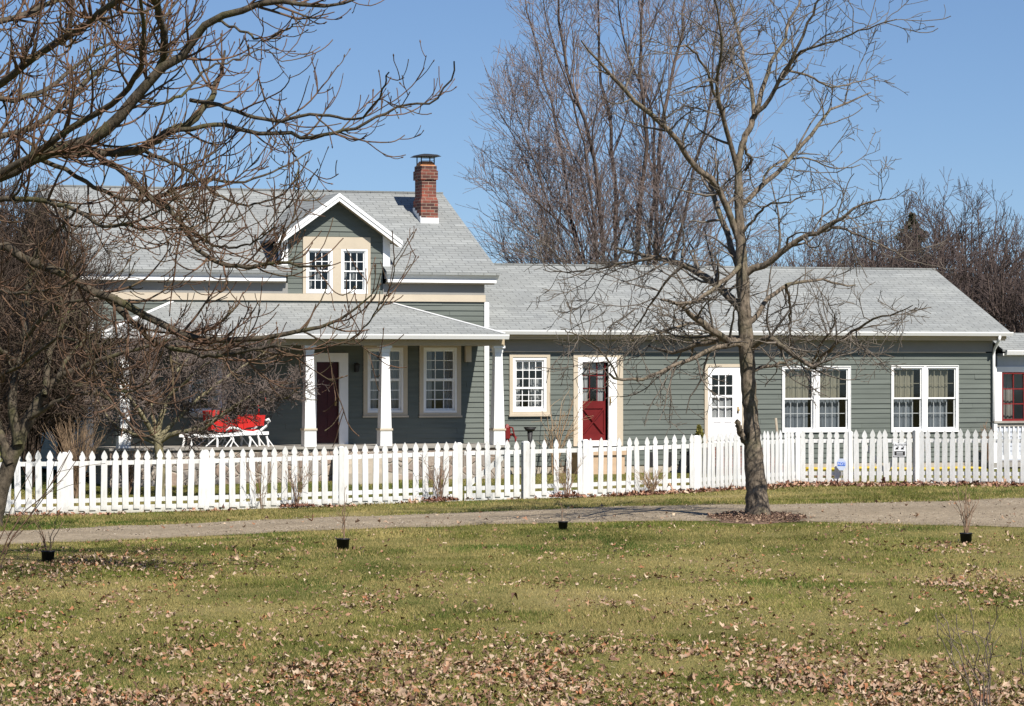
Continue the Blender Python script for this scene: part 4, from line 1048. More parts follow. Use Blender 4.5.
for i in (0,5,10,14): pegs.box(P1[i][0]-0.02,P1[i][0]+0.02,P1[i][1]-0.02,P1[i][1]+0.02,0.1,P1[i][2])
pegs.build('peg', M['yellow'], ho)
# brick paving behind the angled fence
q = [world(HU(px,v),v) for px, v in ((798,-3.6),(838,-3.6),(846,-1.9),(796,-1.9))]
pv = MB().prism([(v.x,v.y,0.19) for v in q],(0,0,0.06)); tag(pv.build('brick_path', M['brick']), 'short strip of brick paving behind the angled fence', 'path', kind='structure')
# dark crates against the wing foundation
for k, (pa, pb, pt, pbm, lab) in enumerate(((683,689.5,452,465.5,'left of two black planter boxes under the wing wall'),(691,698.5,451,466,'right of two black planter boxes under the wing wall'))):
    vv = -0.45; a, b = HU(pa,vv), HU(pb,vv); z0, z1 = HZ(690,pbm,vv), HZ(690,pt,vv); c = world((a+b)/2, vv)
    e_ = empty('planter_box', (c.x,c.y,z0), TH, lab, 'planter', 'black planter boxes'); wdt = (b-a)/2
    MB().taper(0,0,0,z1-z0,wdt*0.85,wdt,0.13,0.16).build('box', M['black'], e_)
    MB().ring(-wdt-0.015,wdt+0.015,z1-z0-0.04,z1-z0+0.01,0.012,0.012,0.012,0.012,-0.18,0.18).build('rim', M['black'], e_)

# ------------------------------------------------------------------ bare trees
class Wood:
    """branches as arrays of polylines; every level is grown at once"""
    def __init__(s, seed): s.g = np.random.default_rng(seed); s.bat = []
    def add(s, P, Rr, k): s.bat.append((P, Rr, k)); return (P, Rr)
    def limb(s, pts, radii, n=16, wob=0.0):
        """one smooth limb through 3D points"""
        pts = np.array([tuple(p) for p in pts], float); m = len(pts)
        d = np.r_[0, np.cumsum(np.linalg.norm(np.diff(pts, axis=0), axis=1))]; d /= d[-1]
        radii = np.interp(d, np.linspace(0,1,len(radii)), radii) if len(radii) != m else np.array(radii, float)
        ext = np.vstack([2*pts[0]-pts[1], pts, 2*pts[-1]-pts[-2]])
        t = np.linspace(0,1,n); i = np.clip(np.searchsorted(d, t, side='right')-1, 0, m-2); u = ((t-d[i])/(d[i+1]-d[i]))[:,None]
        p0,p1,p2,p3 = ext[i],ext[i+1],ext[i+2],ext[i+3]
        P = 0.5*((2*p1)+(-p0+p2)*u+(2*p0-5*p1+4*p2-p3)*u*u+(-p0+3*p1-3*p2+p3)*u**3)
        if wob: P[1:] += s.g.normal(0,wob,(n-1,3))
        return P[None], np.interp(t, d, radii)[None]
    def spawn(s, par, dens, tr=(0.2,1.0), ang=(35,65), length=(0.6,1.2), taper=0.4, rr=(0.5,0.7), rmin=0.006, n=7, wig=0.12, up=0.05, upend=0.0, k=4, rcap=None, flat=1.0, keep=None):
        P, Rr = par; g = s.g
        seg = np.linalg.norm(np.diff(P,axis=1),axis=2); L = seg.sum(1)
        cnt = g.poisson(L*dens); idx = np.repeat(np.arange(len(P)), cnt); m = len(idx)
        if m == 0: return np.zeros((0,n,3)), np.zeros((0,n))
        t = g.uniform(tr[0],tr[1],m); N = P.shape[1]; x = t*(N-1); i = np.clip(x.astype(int),0,N-2); f = (x-i)[:,None]
        pos = P[idx,i]*(1-f)+P[idx,i+1]*f; tan = P[idx,i+1]-P[idx,i]; tan /= np.linalg.norm(tan,axis=1,keepdims=True)+1e-9
        rad = Rr[idx,i]*(1-f[:,0])+Rr[idx,i+1]*f[:,0]
        q = g.normal(0,1,(m,3)); q[:,1] *= flat; q -= (q*tan).sum(1,keepdims=True)*tan; q /= np.linalg.norm(q,axis=1,keepdims=True)+1e-9
        a = np.radians(g.uniform(ang[0],ang[1],m))[:,None]
        d = np.cos(a)*tan+np.sin(a)*q
        ln = g.uniform(length[0],length[1],m)*(1-taper*t)
        r0 = np.maximum(rad*g.uniform(rr[0],rr[1],m), rmin)
        if rcap: r0 = np.minimum(r0, rcap)
        out = np.zeros((m,n,3)); out[:,0] = pos
        for j in range(1,n):
            d = d+g.normal(0,wig,(m,3)); d[:,2] += up+upend*(j/n)
            d /= np.linalg.norm(d,axis=1,keepdims=True); pos = pos+d*(ln/(n-1))[:,None]; out[:,j] = pos
        w_ = np.linspace(0,1,n)[None]; Rn = r0[:,None]*(1-w_)+np.minimum(r0[:,None],rmin)*w_
        if keep is not None:
            kk = keep(out); out, Rn = out[kk], Rn[kk]
        return out, Rn
    def mesh(s, name, bats, mat):
        Vs, Qs, off = [], [], 0
        for P, Rr, k in bats:
            if len(P) == 0: continue
            m, n = P.shape[:2]
            T = np.empty_like(P); T[:,1:-1] = P[:,2:]-P[:,:-2]; T[:,0] = P[:,1]-P[:,0]; T[:,-1] = P[:,-1]-P[:,-2]
            T /= np.linalg.norm(T,axis=2,keepdims=True)+1e-9
            ref = np.where(np.abs(T[:,:1,2:3])>0.9, np.array([1.0,0,0]), np.array([0,0,1.0]))
            ref = np.broadcast_to(ref, T.shape)
            A = np.cross(T,ref); A /= np.linalg.norm(A,axis=2,keepdims=True)+1e-9; B = np.cross(A,T)
            th = 2*np.pi*np.arange(k)/k
            Rg = P[:,:,None]+(A[:,:,None]*np.cos(th)[:,None]+B[:,:,None]*np.sin(th)[:,None])*Rr[:,:,None,None]
            V = Rg.reshape(-1,3); base = off+(np.arange(m)[:,None,None]*n+np.arange(n-1)[None,:,None])*k; j = np.arange(k)[None,None]; j2 = (j+1)%k
            Q = np.stack([base+j, base+j2, base+k+j2, base+k+j],-1).reshape(-1,4)
            Vs.append(V); Qs.append(Q); off += len(V)
        return fast_mesh(name, np.concatenate(Vs), np.concatenate(Qs), mat, True)
cat = lambda *bs: (np.concatenate([b[0] for b in bs]), np.concatenate([b[1] for b in bs]))

def tree_thing(name, base, label, wood, trunk_b, crown_b, tm, cm, group=None, crown='crown', kind='tree'):
    e = empty(name, base, 0, label, kind, group)
    for nm, b, m in (('trunk',trunk_b,tm),(crown,crown_b,cm)):
        if not b: continue
        me = wood.mesh(nm, b, m); me.transform(Matrix.Translation(-Vector(base))); link(nm, me, e)
    return e

def traced(wd, pxs, rpx, D0, dD, n=16, wob=0.0):
    """a limb through picture points; it leaves D0 and gains dD of depth along its length"""
    m = len(pxs); pts = [WP(x, y, D0+dD*(i/(m-1))**1.3) for i,(x,y) in enumerate(pxs)]
    return wd.limb(pts, [r/F*D0 for r in rpx], n, wob)

# --- the maple in front of the wing
W1 = Wood(11); D1 = 58.4
tb = GP(757, 519.5); D1 = tb.y
trunk = [(758,521),(757.5,508),(756.5,490),(755,470),(753,450),(751,420),(748.5,385),(746,345),(744,305),(742,272),(740.5,240),(739,205),(738.5,180),(738,168)]
tr_r = [15.5,12.0,10.8,10.2,9.4,7.6,7.6,7.6,6.6,6.2,5.4,4.6,4.0,3.6]
T1 = traced(W1, trunk, tr_r, D1, 0.0, 60, 0.005)
T1 = (T1[0], T1[1]*(1+0.05*W1.g.normal(0,1,T1[1].shape)))
limbs = [
 ([(738,168),(742,143),(749,128),(756,113)],[3.4,3.0],0.1),
 ([(756,113),(764,85),(772,62),(780,48),(790,20),(799,0),(806,-20)],[2.6,0.9],1.2),
 ([(756,113),(768,103),(777,84),(785,70),(793,58),(806,27),(819,0),(830,-25)],[2.4,0.8],-1.5),
 ([(754,115),(752,95),(748,76),(743,55),(739,36),(730,3),(722,-25)],[2.3,0.8],2.2),
 ([(738,172),(732,150),(726,126),(719,108),(718,85),(718,70),(722,50),(717,10),(712,-15)],[2.8,0.8],-2.2),
 ([(719,108),(712,84),(705,66),(690,48),(676,46)],[1.8,0.7],-2.5),
 ([(742,143),(748,155),(752,160),(745,170)],[1.6,1.4],0.6),
 ([(780,81),(790,66),(801,52),(822,44),(844,38),(868,28),(895,20)],[1.6,0.6],-2.0),
 ([(785,70),(806,76),(827,86),(850,84),(878,76)],[1.3,0.5],1.6),
 ([(742,250),(722,194),(706,176),(689,159),(669,131),(638,104),(614,77),(594,58),(580,40)],[3.6,3.0,2.4,0.7],-2.5),
 ([(742,275),(733,255),(726,232),(719,212),(712,190),(707,176)],[3.6,2.2],1.6),
 ([(743,312),(731,298),(722,289),(702,275),(684,265),(654,258),(632,252),(615,247)],[4.6,3.4,0.9],2.4),
 ([(654,258),(630,262),(600,268),(570,272),(545,271)],[1.5,0.5],2.2),
 ([(744,262),(730,276),(717,286),(702,296),(688,303),(674,304)],[2.6,1.2],-2.6),
 ([(684,265),(670,278),(660,290),(650,306),(640,322),(628,340),(618,352)],[1.5,0.5],2.0),
 ([(746,345),(732,341),(722,336),(707,327),(694,317),(684,308),(674,303),(661,300)],[4.2,3.0,1.2],-1.6),
 ([(707,327),(690,323),(668,330),(650,335),(630,340)],[1.6,0.5],-2.0),
 ([(746,340),(732,339),(722,339),(707,342),(697,346),(684,350),(674,353),(660,349),(648,346)],[3.4,2.2,1.0],1.8),
 ([(747,346),(735,343),(722,346),(705,352),(687,360),(670,367),(655,374),(638,380),(618,379),(610,374)],[3.0,1.8,1.2],-2.6),
 ([(618,379),(612,366),(602,352),(590,342),(575,334),(560,330)],[1.0,0.45],-3.4),
 ([(744,275),(755,268),(766,265),(778,255),(789,246),(804,237),(819,232),(832,223),(842,217),(865,203),(885,200)],[4.0,2.4,0.7],-1.4),
 ([(819,232),(840,228),(862,236),(885,246),(910,262)],[1.3,0.5],-2.0),
 ([(746,325),(753,320),(760,309),(768,299),(777,291),(786,285),(804,282),(822,280),(840,284),(856,285)],[3.0,1.8,0.7],1.8),
 ([(786,285),(790,305),(789,322),(791,345)],[1.4,0.9],2.5),
 ([(747,350),(759,341),(771,339),(780,344),(789,351),(801,360),(814,367)],[3.8,2.6,2.0],-2.0),
 ([(814,367),(820,356),(830,349),(842,340),(855,330),(872,320),(893,314),(913,306)],[1.9,1.4,0.5],-3.0),
 ([(812,366),(818,350),(826,338),(832,329),(837,318)],[1.5,0.7],-1.6),
 ([(748,372),(760,368),(776,365),(790,360),(804,355)],[2.0,1.0],0.9),
 ([(739,208),(752,196),(763,184),(780,170),(800,147),(820,125),(828,110),(845,104),(872,92)],[2.8,2.0,0.7],1.6),
 ([(763,184),(768,170),(785,160),(808,158),(832,168),(860,166)],[1.3,0.5],2.2),
 ([(740,240),(757,215),(768,205),(785,203),(806,196)],[1.6,0.6],-1.8),
 ([(752,447),(745,440),(740,431),(737,421)],[4.2,3.4,2.8],-0.25),
]
lb = [traced(W1, p, r, D1, d, 16, 0.012) for p, r, d in limbs]
L0 = cat(*[b for b in lb[:-1]])
c1 = W1.spawn(L0, 3.6, (0.12,1.0), (35,75), (0.6,1.6), 0.35, (0.35,0.6), 0.0075, 9, 0.16, 0.03, 0.03, rcap=0.028)
c2 = W1.spawn(c1, 4.4, (0.15,1.0), (30,70), (0.25,0.65), 0.3, (0.5,0.8), 0.0055, 6, 0.18, 0.02, 0.04, k=3, rcap=0.012)
c3 = W1.spawn(c2, 4, (0.2,1.0), (30,70), (0.12,0.3), 0.2, (0.7,0.9), 0.0058, 4, 0.15, 0.02, k=3, rcap=0.008)
c1b = W1.spawn(T1, 0.9, (0.3,0.95), (50,85), (0.4,1.2), 0.2, (0.1,0.2), 0.0075, 8, 0.16, 0.05, rcap=0.018)
c2b = W1.spawn(c1b, 3.5, (0.15,1.0), (30,70), (0.2,0.5), 0.3, (0.5,0.8), 0.0062, 6, 0.16, 0.03, k=3)
tree_thing('maple_tree', tb, 'bare grey maple standing at the drive edge in front of the white door', W1,
           [(*T1,12)]+[(*b,7) for b in lb], [(*c1,4),(*c2,3),(*c3,3),(*c1b,4),(*c2b,3)], M['bark'], M['twig'])

# --- left tree whose trunk shows before the fence
W2 = Wood(23); ta = GP(0, 527); D2 = ta.y
TA = traced(W2, [(-9,530),(-5,512),(1,488),(10,465),(19,440),(29,418),(42,396),(58,378)], [11.5,9.4,8.4,7.6,7.0,6.2,4.8,3.4], D2, 0.3, 24, 0.01)
la = [([(58,378),(75,368),(97,361),(124,353),(148,345),(175,338),(200,330)],[3.4,1.8,0.7],-1.0),
 ([(18,445),(15,420),(12,395),(18,368),(24,340),(24,310),(30,280),(36,250)],[5.2,4.0,2.4],1.0),
 ([(45,396),(46,375),(50,350),(62,325),(72,300),(80,280)],[4.0,2.5,1.2],2.0),
 ([(29,418),(60,402),(86,392),(110,400),(130,424),(163,447)],[3.0,1.7,0.9],-2.5),
 ([(24,340),(40,320),(60,306),(90,300),(118,296)],[2.6,1.0],-2.0),
 ([(10,465),(2,440),(-8,410),(-20,370),(-28,330)],[5.0,3.0],1.0),
 ([(36,250),(50,235),(66,222),(80,205)],[2.2,0.9],-1.5),
 ([(20,365),(0,350),(-30,335)],[3,1.5],-1.0),
 ([(58,378),(72,352),(95,332),(118,322)],[2.6,0.9],2.2)]
lb2 = [traced(W2, p, r, D2, d, 14, 0.015) for p, r, d in la]
L2 = cat(*lb2)
thin2 = lambda o: W2.g.random(len(o)) < np.clip(1.5-(o[:,-1,0]/o[:,-1,1]*F+512)/95, 0.22, 1.0)
a1 = W2.spawn(L2, 6, (0.1,1.0), (35,75), (0.5,1.5), 0.3, (0.35,0.6), 0.008, 9, 0.15, 0.04, 0.06, rcap=0.022, keep=thin2)
a2 = W2.spawn(a1, 6.5, (0.15,1.0), (35,75), (0.25,0.6), 0.3, (0.5,0.8), 0.0068, 6, 0.16, 0.05, 0.08, k=3, rcap=0.012)
a3 = W2.spawn(a2, 4.5, (0.2,1.0), (30,70), (0.1,0.3), 0.2, (0.7,0.9), 0.006, 4, 0.15, 0.05, k=3)
tree_thing('bare_tree', ta, 'leaning mossy trunk with bare branches before the left end of the fence', W2,
           [(*TA,12)]+[(*b,7) for b in lb2], [(*a1,4),(*a2,3),(*a3,3)], M['bark_left'], M['twig_dark'])

# --- nearer tree out of frame on the left; its limbs fill the upper left corner
W3 = Wood(37); D3 = 45.0
bx = WP(-175, 500, D3); tb3 = Vector((bx.x, bx.y, float(gz(bx.x, bx.y))))
yb = HOR + (CAMZ - tb3.z)*F/D3
TB = traced(W3, [(-180,yb+4),(-177,500),(-172,400),(-168,300),(-163,240),(-160,180),(-170,100),(-180,0),(-185,-90)], [24,20,18,17,16,13,9,6,3], D3, 0.0, 26, 0.01)
l3 = [([(-162,230),(-100,205),(-50,190),(0,176),(36,157),(71,145),(90,139),(106,130),(135,99),(156,74),(184,52),(198,32),(212,20),(230,13),(248,7),(276,0),(310,6),(340,4),(362,-3)],[11,8,7.5,6.5,6.5,6,5,4,3.5,2.2,0.8],-1.5),
 ([(156,74),(163,58),(166,39),(160,18),(156,0),(152,-22)],[4.5,3.2],-1.6),
 ([(-120,215),(-60,196),(0,174),(30,157),(53,141),(92,117),(115,100),(131,85),(140,68),(143,52),(144,25),(141,0),(138,-20)],[5,4,3.2,2.6,1.4],-4.0),
 ([(60,150),(85,153),(110,152),(128,152),(142,149),(156,139),(170,131),(182,128),(191,124),(204,108),(213,96),(216,84),(222,70),(226,52)],[4.6,4.6,4.8,4.2,3,1.2],0.8),
 ([(170,131),(196,128),(220,124),(245,131),(269,135),(288,132),(305,138),(330,134),(349,130),(370,120),(387,112),(405,106),(420,103),(430,103.5),(438,98),(447,84),(453,78),(456,70),(453,61)],[2.6,2.2,1.8,1.2,0.8],-0.8),
 ([(190,100),(215,104),(250,116),(280,120),(313,114),(344,119),(358,118),(370,110),(380,96),(386,82),(388,72)],[2.2,1.8,1.2,0.7],-2.6),
 ([(-160,250),(-90,160),(-40,112),(0,85),(35,57),(78,32),(100,14),(117,0),(140,-24)],[6,4.5,3.6,3.2,2.6],-7.5),
 ([(-164,270),(-90,230),(-40,205),(0,200),(39,200),(60,206),(81,212),(99,224),(119,225),(139,219),(163,208),(180,196)],[5,3.4,2.6,1.6,0.7],-3.4),
 ([(119,225),(140,228),(160,229),(179,229),(196,226),(210,215)],[1.5,0.6],-4.0),
 ([(71,146),(100,158),(119,168),(133,181),(147,196),(167,208),(179,221),(191,238),(204,255),(230,267),(255,265),(280,262),(305,266),(330,266)],[3.0,2.8,2.4,2.0,0.8],-2.4),
 ([(179,221),(195,236),(215,246),(240,246),(260,238),(276,226)],[1.6,0.6],-3.2),
 ([(-166,300),(-100,270),(-40,254),(0,246),(24,259),(50,268),(74,281),(92,292),(108,297),(124,303),(143,314),(163,325),(189,336),(216,341),(240,339),(270,336),(300,330),(330,324),(352,312),(372,296)],[6.5,5,4.6,4.4,4.0,3,2.2,0.8],-1.2),
 ([(108,299),(121,310),(141,331),(159,343),(189,353),(216,356),(245,352),(275,346),(300,350)],[3.4,2.4,1.8,0.7],-2.4),
 ([(300,330),(322,340),(345,342),(366,326),(380,305),(392,292)],[1.1,0.5],-1.6),
 ([(-60,256),(0,290),(35,291),(60,287),(80,275)],[2.2,1.4,0.8],-3.0),
 ([(-160,280),(-80,330),(-20,380),(0,376),(40,352),(60,336),(84,346),(88,357),(100,376),(117,390),(134,391),(150,384)],[3,2,1.4,0.7],-4.0),
 ([(-172,120),(-110,70),(-50,40),(0,22),(40,8),(70,-14)],[5,3.6,2.4],2.5),
 ([(-168,160),(-90,110),(-30,92),(10,100),(45,90),(80,62),(110,44),(140,38)],[4.5,3.0,1.0],3.0),
 ([(-165,200),(-80,150),(-20,140),(30,128),(70,98),(96,72),(118,54),(150,36),(178,0)],[4.5,2.8,1.2],3.4),
 ([(35,157),(70,172),(105,192),(140,200),(172,190),(205,180),(232,182),(262,176),(290,164),(312,150)],[2.6,1.8,0.7],1.8),
 ([(142,149),(165,160),(190,172),(220,196),(250,204),(280,196),(304,180)],[2.2,1.4,0.6],0.4),
 ([(213,20),(238,28),(262,40),(283,30),(300,20)],[1.5,0.6],-2.2),
 ([(135,99),(160,104),(184,92),(206,70),(236,60),(262,50),(282,62)],[2.0,1.2,0.5],1.0),
 ([(280,130),(292,150),(298,166),(294,190)],[0.9,0.5],-1.0),
]
lb3 = [traced(W3, p, r, D3, d, 30, 0.012) for p, r, d in l3]
L3 = cat(*lb3)
def inview(o):
    # airy towards the branch ends on the right, crowded near the trunk
    q = o[:,0,0]/o[:,0,1]*F+512; e = o[:,-1,0]/o[:,-1,1]*F+512; r = W3.g.random(len(q))
    return (q > -60) & (r < np.clip(1.38-q/330, 0.42, 1.0)) & (e < 458)
b1 = W3.spawn(L3, 4.6, (0.18,1.0), (25,60), (0.6,1.7), 0.35, (0.4,0.65), 0.0078, 12, 0.085, 0.02, 0.12, rcap=0.022, keep=inview)
b2 = W3.spawn(b1, 3.6, (0.12,1.0), (25,60), (0.25,0.75), 0.25, (0.55,0.85), 0.0066, 8, 0.085, 0.05, 0.16, k=4, rcap=0.013)
b3 = W3.spawn(b2, 2.2, (0.2,0.95), (30,60), (0.10,0.30), 0.2, (0.75,0.95), 0.006, 5, 0.10, 0.10, 0.16, k=3)
# fat end buds
tips = cat((b2[0][:,-2:],b2[1][:,-2:]),(b3[0][:,-2:],b3[1][:,-2:]))
bp = tips[0].copy(); dd = bp[:,1]-bp[:,0]; dd /= np.linalg.norm(dd,axis=1,keepdims=True)+1e-9
BP = np.stack([bp[:,1]-dd*0.004, bp[:,1]+dd*0.010, bp[:,1]+dd*0.024, bp[:,1]+dd*0.040],1); BR = np.tile(np.array([0.005,0.0105,0.0095,0.002]),(len(BP),1))
selb = W3.g.random(len(BP)) < 0.4
tree_thing('bare_tree', tb3, 'near bare tree spreading reddish upturned twigs over the upper left corner', W3,
           [(*TB,12)]+[(*b,7) for b in lb3], [(*b1,5),(*b2,4),(*b3,3),(BP[selb],BR[selb],4)], M['bark_left'], M['twig_left'])

# --- big many stemmed tree behind the house
W4 = Wood(51); D4 = 103.0
b4 = WP(615, 300, D4); b4 = Vector((b4.x, D4, 0.2))
stems = [
 ([(600,440),(596,330),(579,262),(563,160),(548,90),(530,20),(515,-60)],[5,4,3,1],1.5),
 ([(606,440),(604,330),(604,264),(599,200),(591,140),(572,90),(560,20),(550,-80)],[6,5,4,1.2],-2.0),
 ([(610,440),(612,330),(615,262),(616,196),(610,130),(600,60),(596,-60)],[6,5,4,1.2],2.0),
 ([(618,440),(628,330),(637,262),(640,196),(646,140),(640,60),(650,-80)],[6.5,5.5,4.5,1.5],-1.0),
 ([(622,440),(645,330),(655,262),(657,180),(664,110),(680,40),(690,-60)],[6.5,5.5,4.5,1.5],2.5),
 ([(600,440),(585,340),(571,264),(545,190),(520,120),(505,60)],[4,3,2,0.8],-2.5),
 ([(626,440),(655,330),(672,262),(690,190),(706,120),(716,40),(724,-40)],[5,4,3,1],-2.0),
 ([(622,440),(640,350),(648,264),(654,120),(622,40),(616,-60)],[5,4,3,1],0.5),
 ([(598,440),(570,330),(548,262),(520,220),(494,190),(486,186)],[3.6,2.6,1.6,0.6],1.0),
 ([(600,440),(560,340),(528,275),(500,250),(484,240)],[3.4,2.4,1.4,0.6],-1.5),
 ([(628,440),(670,340),(700,270),(730,210),(748,150)],[4,3,1.6,0.8],1.5),
 ([(604,440),(596,320),(580,245),(552,190),(520,140),(498,112)],[4,3,2.2,0.7],1.2),
 ([(604,440),(598,330),(588,270),(560,225),(520,186),(482,152)],[4,3,2.2,0.7],-2.4),
 ([(606,440),(602,320),(590,220),(566,140),(536,84),(512,44)],[4,3.2,2.2,0.7],2.8),
 ([(606,440),(600,300),(592,200),(576,110),(552,40),(540,-30)],[4,3.2,2.4,0.8],-3.0),
 ([(624,440),(640,330),(664,235),(694,160),(722,110),(745,80)],[4,3,2.2,0.7],-2.6),
 ([(624,440),(650,340),(680,262),(716,205),(748,170)],[4,3,2.0,0.7],2.4),
 ([(600,440),(578,350),(546,292),(512,262),(488,252)],[3.4,2.4,1.4,0.6],2.0),
 ([(600,440),(575,350),(556,270),(530,170),(500,110),(486,70)],[3.5,2.5,1.5,0.6],3.0)]
lb4 = [traced(W4, p, [q*0.42 for q in r], D4, d, 22, 0.03) for p, r, d in stems]
L4 = cat(*lb4)
def edge4(o):
    # the crown's own left outline: it tapers in towards the top
    e = o[:,-1,0]/o[:,-1,1]*F+512; z = o[:,-1,2]
    return e > np.interp(z, [4,6,8,10,12,14,18], [500,470,452,458,476,500,530])+W4.g.normal(0,6,len(e))
d1 = W4.spawn(L4, 1.5, (0.26,1.0), (18,46), (1.5,3.8), 0.40, (0.4,0.6), 0.009, 10, 0.065, 0.03, 0.03, rcap=0.030, k=4, keep=edge4)
d2 = W4.spawn(d1, 2.7, (0.12,1.0), (20,50), (0.9,2.0), 0.35, (0.45,0.7), 0.0075, 6, 0.06, 0.03, 0.03, rcap=0.016, keep=edge4)
d3 = W4.spawn(d2, 5.0, (0.12,1.0), (22,52), (0.4,1.0), 0.2, (0.6,0.85), 0.006, 4, 0.08, 0.03, rcap=0.008, keep=edge4)
tree_thing('maple_tree', b4, 'huge many stemmed bare tree rising behind the wing roof into the top edge', W4,
           [(*b,7) for b in lb4], [(*d1,4),(*d2,3),(*d3,3)], M['bark_maple'], M['twig_maple'])

# --- far woods: a few bare trees of different habit, copied and turned
def far_tree(seed, h, spread, nst):
    wd = Wood(seed); g = wd.g; st = []
    for i in range(nst):
        a = g.uniform(0,6.28); l = g.uniform(0.1,1)*spread
        pts = [(0.1*math.cos(a),0.1*math.sin(a),-0.3),(0.3*l*math.cos(a),0.3*l*math.sin(a),h*0.4),(l*math.cos(a)*0.7,l*math.sin(a)*0.7,h*0.75),(l*math.cos(a),l*math.sin(a),h*g.uniform(0.85,1))]
        st.append(wd.limb(pts,[0.13,0.09,0.05,0.015],14,0.04))
    S = cat(*st)
    e1 = wd.spawn(S, 2.3, (0.15,1.0), (22,52), (1.2,3.2), 0.5, (0.4,0.6), 0.014, 7, 0.08, 0.05, rcap=0.04)
    e2 = wd.spawn(e1, 2.4, (0.1,1.0), (22,50), (0.6,1.4), 0.3, (0.5,0.7), 0.013, 5, 0.09, 0.04, k=3, rcap=0.022)
    e3 = wd.spawn(e2, 1.4, (0.15,1.0), (22,50), (0.3,0.8), 0.2, (0.7,0.9), 0.012, 3, 0.08, 0.03, k=3, rcap=0.014)
    return wd.mesh('trunk',[(*s_,5) for s_ in st],M['bark_maple']), wd.mesh('crown',[(*e1,3),(*e2,3),(*e3,3)],M['twig_far'])
FT = [far_tree(71,13,2.6,4), far_tree(72,12,2.0,3), far_tree(73,14,3.2,5), far_tree(74,9,2.4,6)]
frg = random.Random(9)
def far(px, D, top, k, label, group):
    x = (px-512)/F*D; h = CAMZ+(HOR-top)/F*D; base = [13,12,14,9][k]; s_ = h/base
    e = empty('bare_tree', (x,D,-0.1), frg.uniform(0,6.28), label, 'tree', group); e.scale = (s_*frg.uniform(0.9,1.15),s_*frg.uniform(0.9,1.15),s_)
    link('trunk', FT[k][0], e); link('crown', FT[k][1], e); return e
FL = 'bare reddish brown tree in the far woods behind the right end of the wing'
for px, D, top, k in ((760,175,238,0),(778,160,246,1),(800,168,232,2),(818,155,248,3),(835,172,222,0),(852,160,236,1),(868,178,218,2),(884,165,230,3),(897,172,214,1),
                      (912,184,196,2),(926,168,205,0),(942,176,192,1),(956,160,212,3),(968,180,196,2),(985,170,190,0),(1000,158,222,3),(1012,172,226,2),(1030,163,222,1),(1048,170,228,0),(1070,166,234,2),(742,180,246,2),(722,176,250,1),(930,150,236,3),(978,148,240,3),(1004,146,250,3),(888,150,244,3),(850,150,250,3),(1030,146,256,3),
                      (800,150,252,3),(825,190,236,2),(860,190,230,0),(905,150,238,3),(945,150,232,3),(990,150,250,0),(955,145,262,3),(1018,144,268,3),(835,147,254,3),(872,146,248,3)):
    far(px, D, top, k, FL, 'bare trees in the far woods')
for px, D, top, k in ((-40,96,170,0),(-8,100,150,2),(22,112,190,1),(48,108,214,0),(70,118,232,3),(8,92,250,3),(40,98,262,3),(-30,90,230,3),(62,125,214,2)):
    far(px, D, top, k, 'bare brown tree in the dark thicket behind the left end of the house', 'bare trees behind the left gable')

def conifer(px, D, top, wid, label, seed):
    g = np.random.default_rng(seed); h = CAMZ+(HOR-top)/F*D; x = (px-512)/F*D
    wd = Wood(seed); tr = wd.limb([(0,0,-0.2),(0.05,0,h*0.5),(0,0,h)],[0.14,0.09,0.02],8)
    n = 5000; t = g.random(n)**0.75; z = h*(0.12+0.88*t); rad = wid*(1-t)**0.62*(0.75+0.35*np.sin(z*4.2))*np.sqrt(g.uniform(0.05,1,n)); a = g.uniform(0,6.283,n)
    c = np.stack([rad*np.cos(a),rad*np.sin(a),z-0.25*rad],-1)
    d = np.stack([np.cos(a),np.sin(a),g.uniform(-0.5,0.3,n)],-1)+g.normal(0,0.35,(n,3)); d /= np.linalg.norm(d,axis=1,keepdims=True)
    s_ = np.cross(d,g.normal(0,1,(n,3))); s_ /= np.linalg.norm(s_,axis=1,keepdims=True)
    V = np.stack([c-d*0.16, c+s_*0.05, c+d*0.20, c-s_*0.05],1)
    e = empty('conifer_tree', (x,D,0), 0, label, 'tree'); link('trunk', wd.mesh('trunk',[(*tr,6)],M['bark_maple']), e)
    link('crown', fast_mesh('crown', V.reshape(-1,3), np.arange(4*n).reshape(-1,4), M['conifer']), e)
conifer(912, 190, 213, 3.6, 'dark conifer among bare trees, left of the two on the right skyline', 5)
#conifer(990, 152, 244, 2.2, 'squat dark conifer low behind the right rake of the wing roof', 6)
conifer(18, 99, 235, 2.8, 'dark evergreen in the thicket left of the house', 7)
conifer(-25, 102, 205, 2.6, 'dark evergreen cut by the left frame edge', 8)

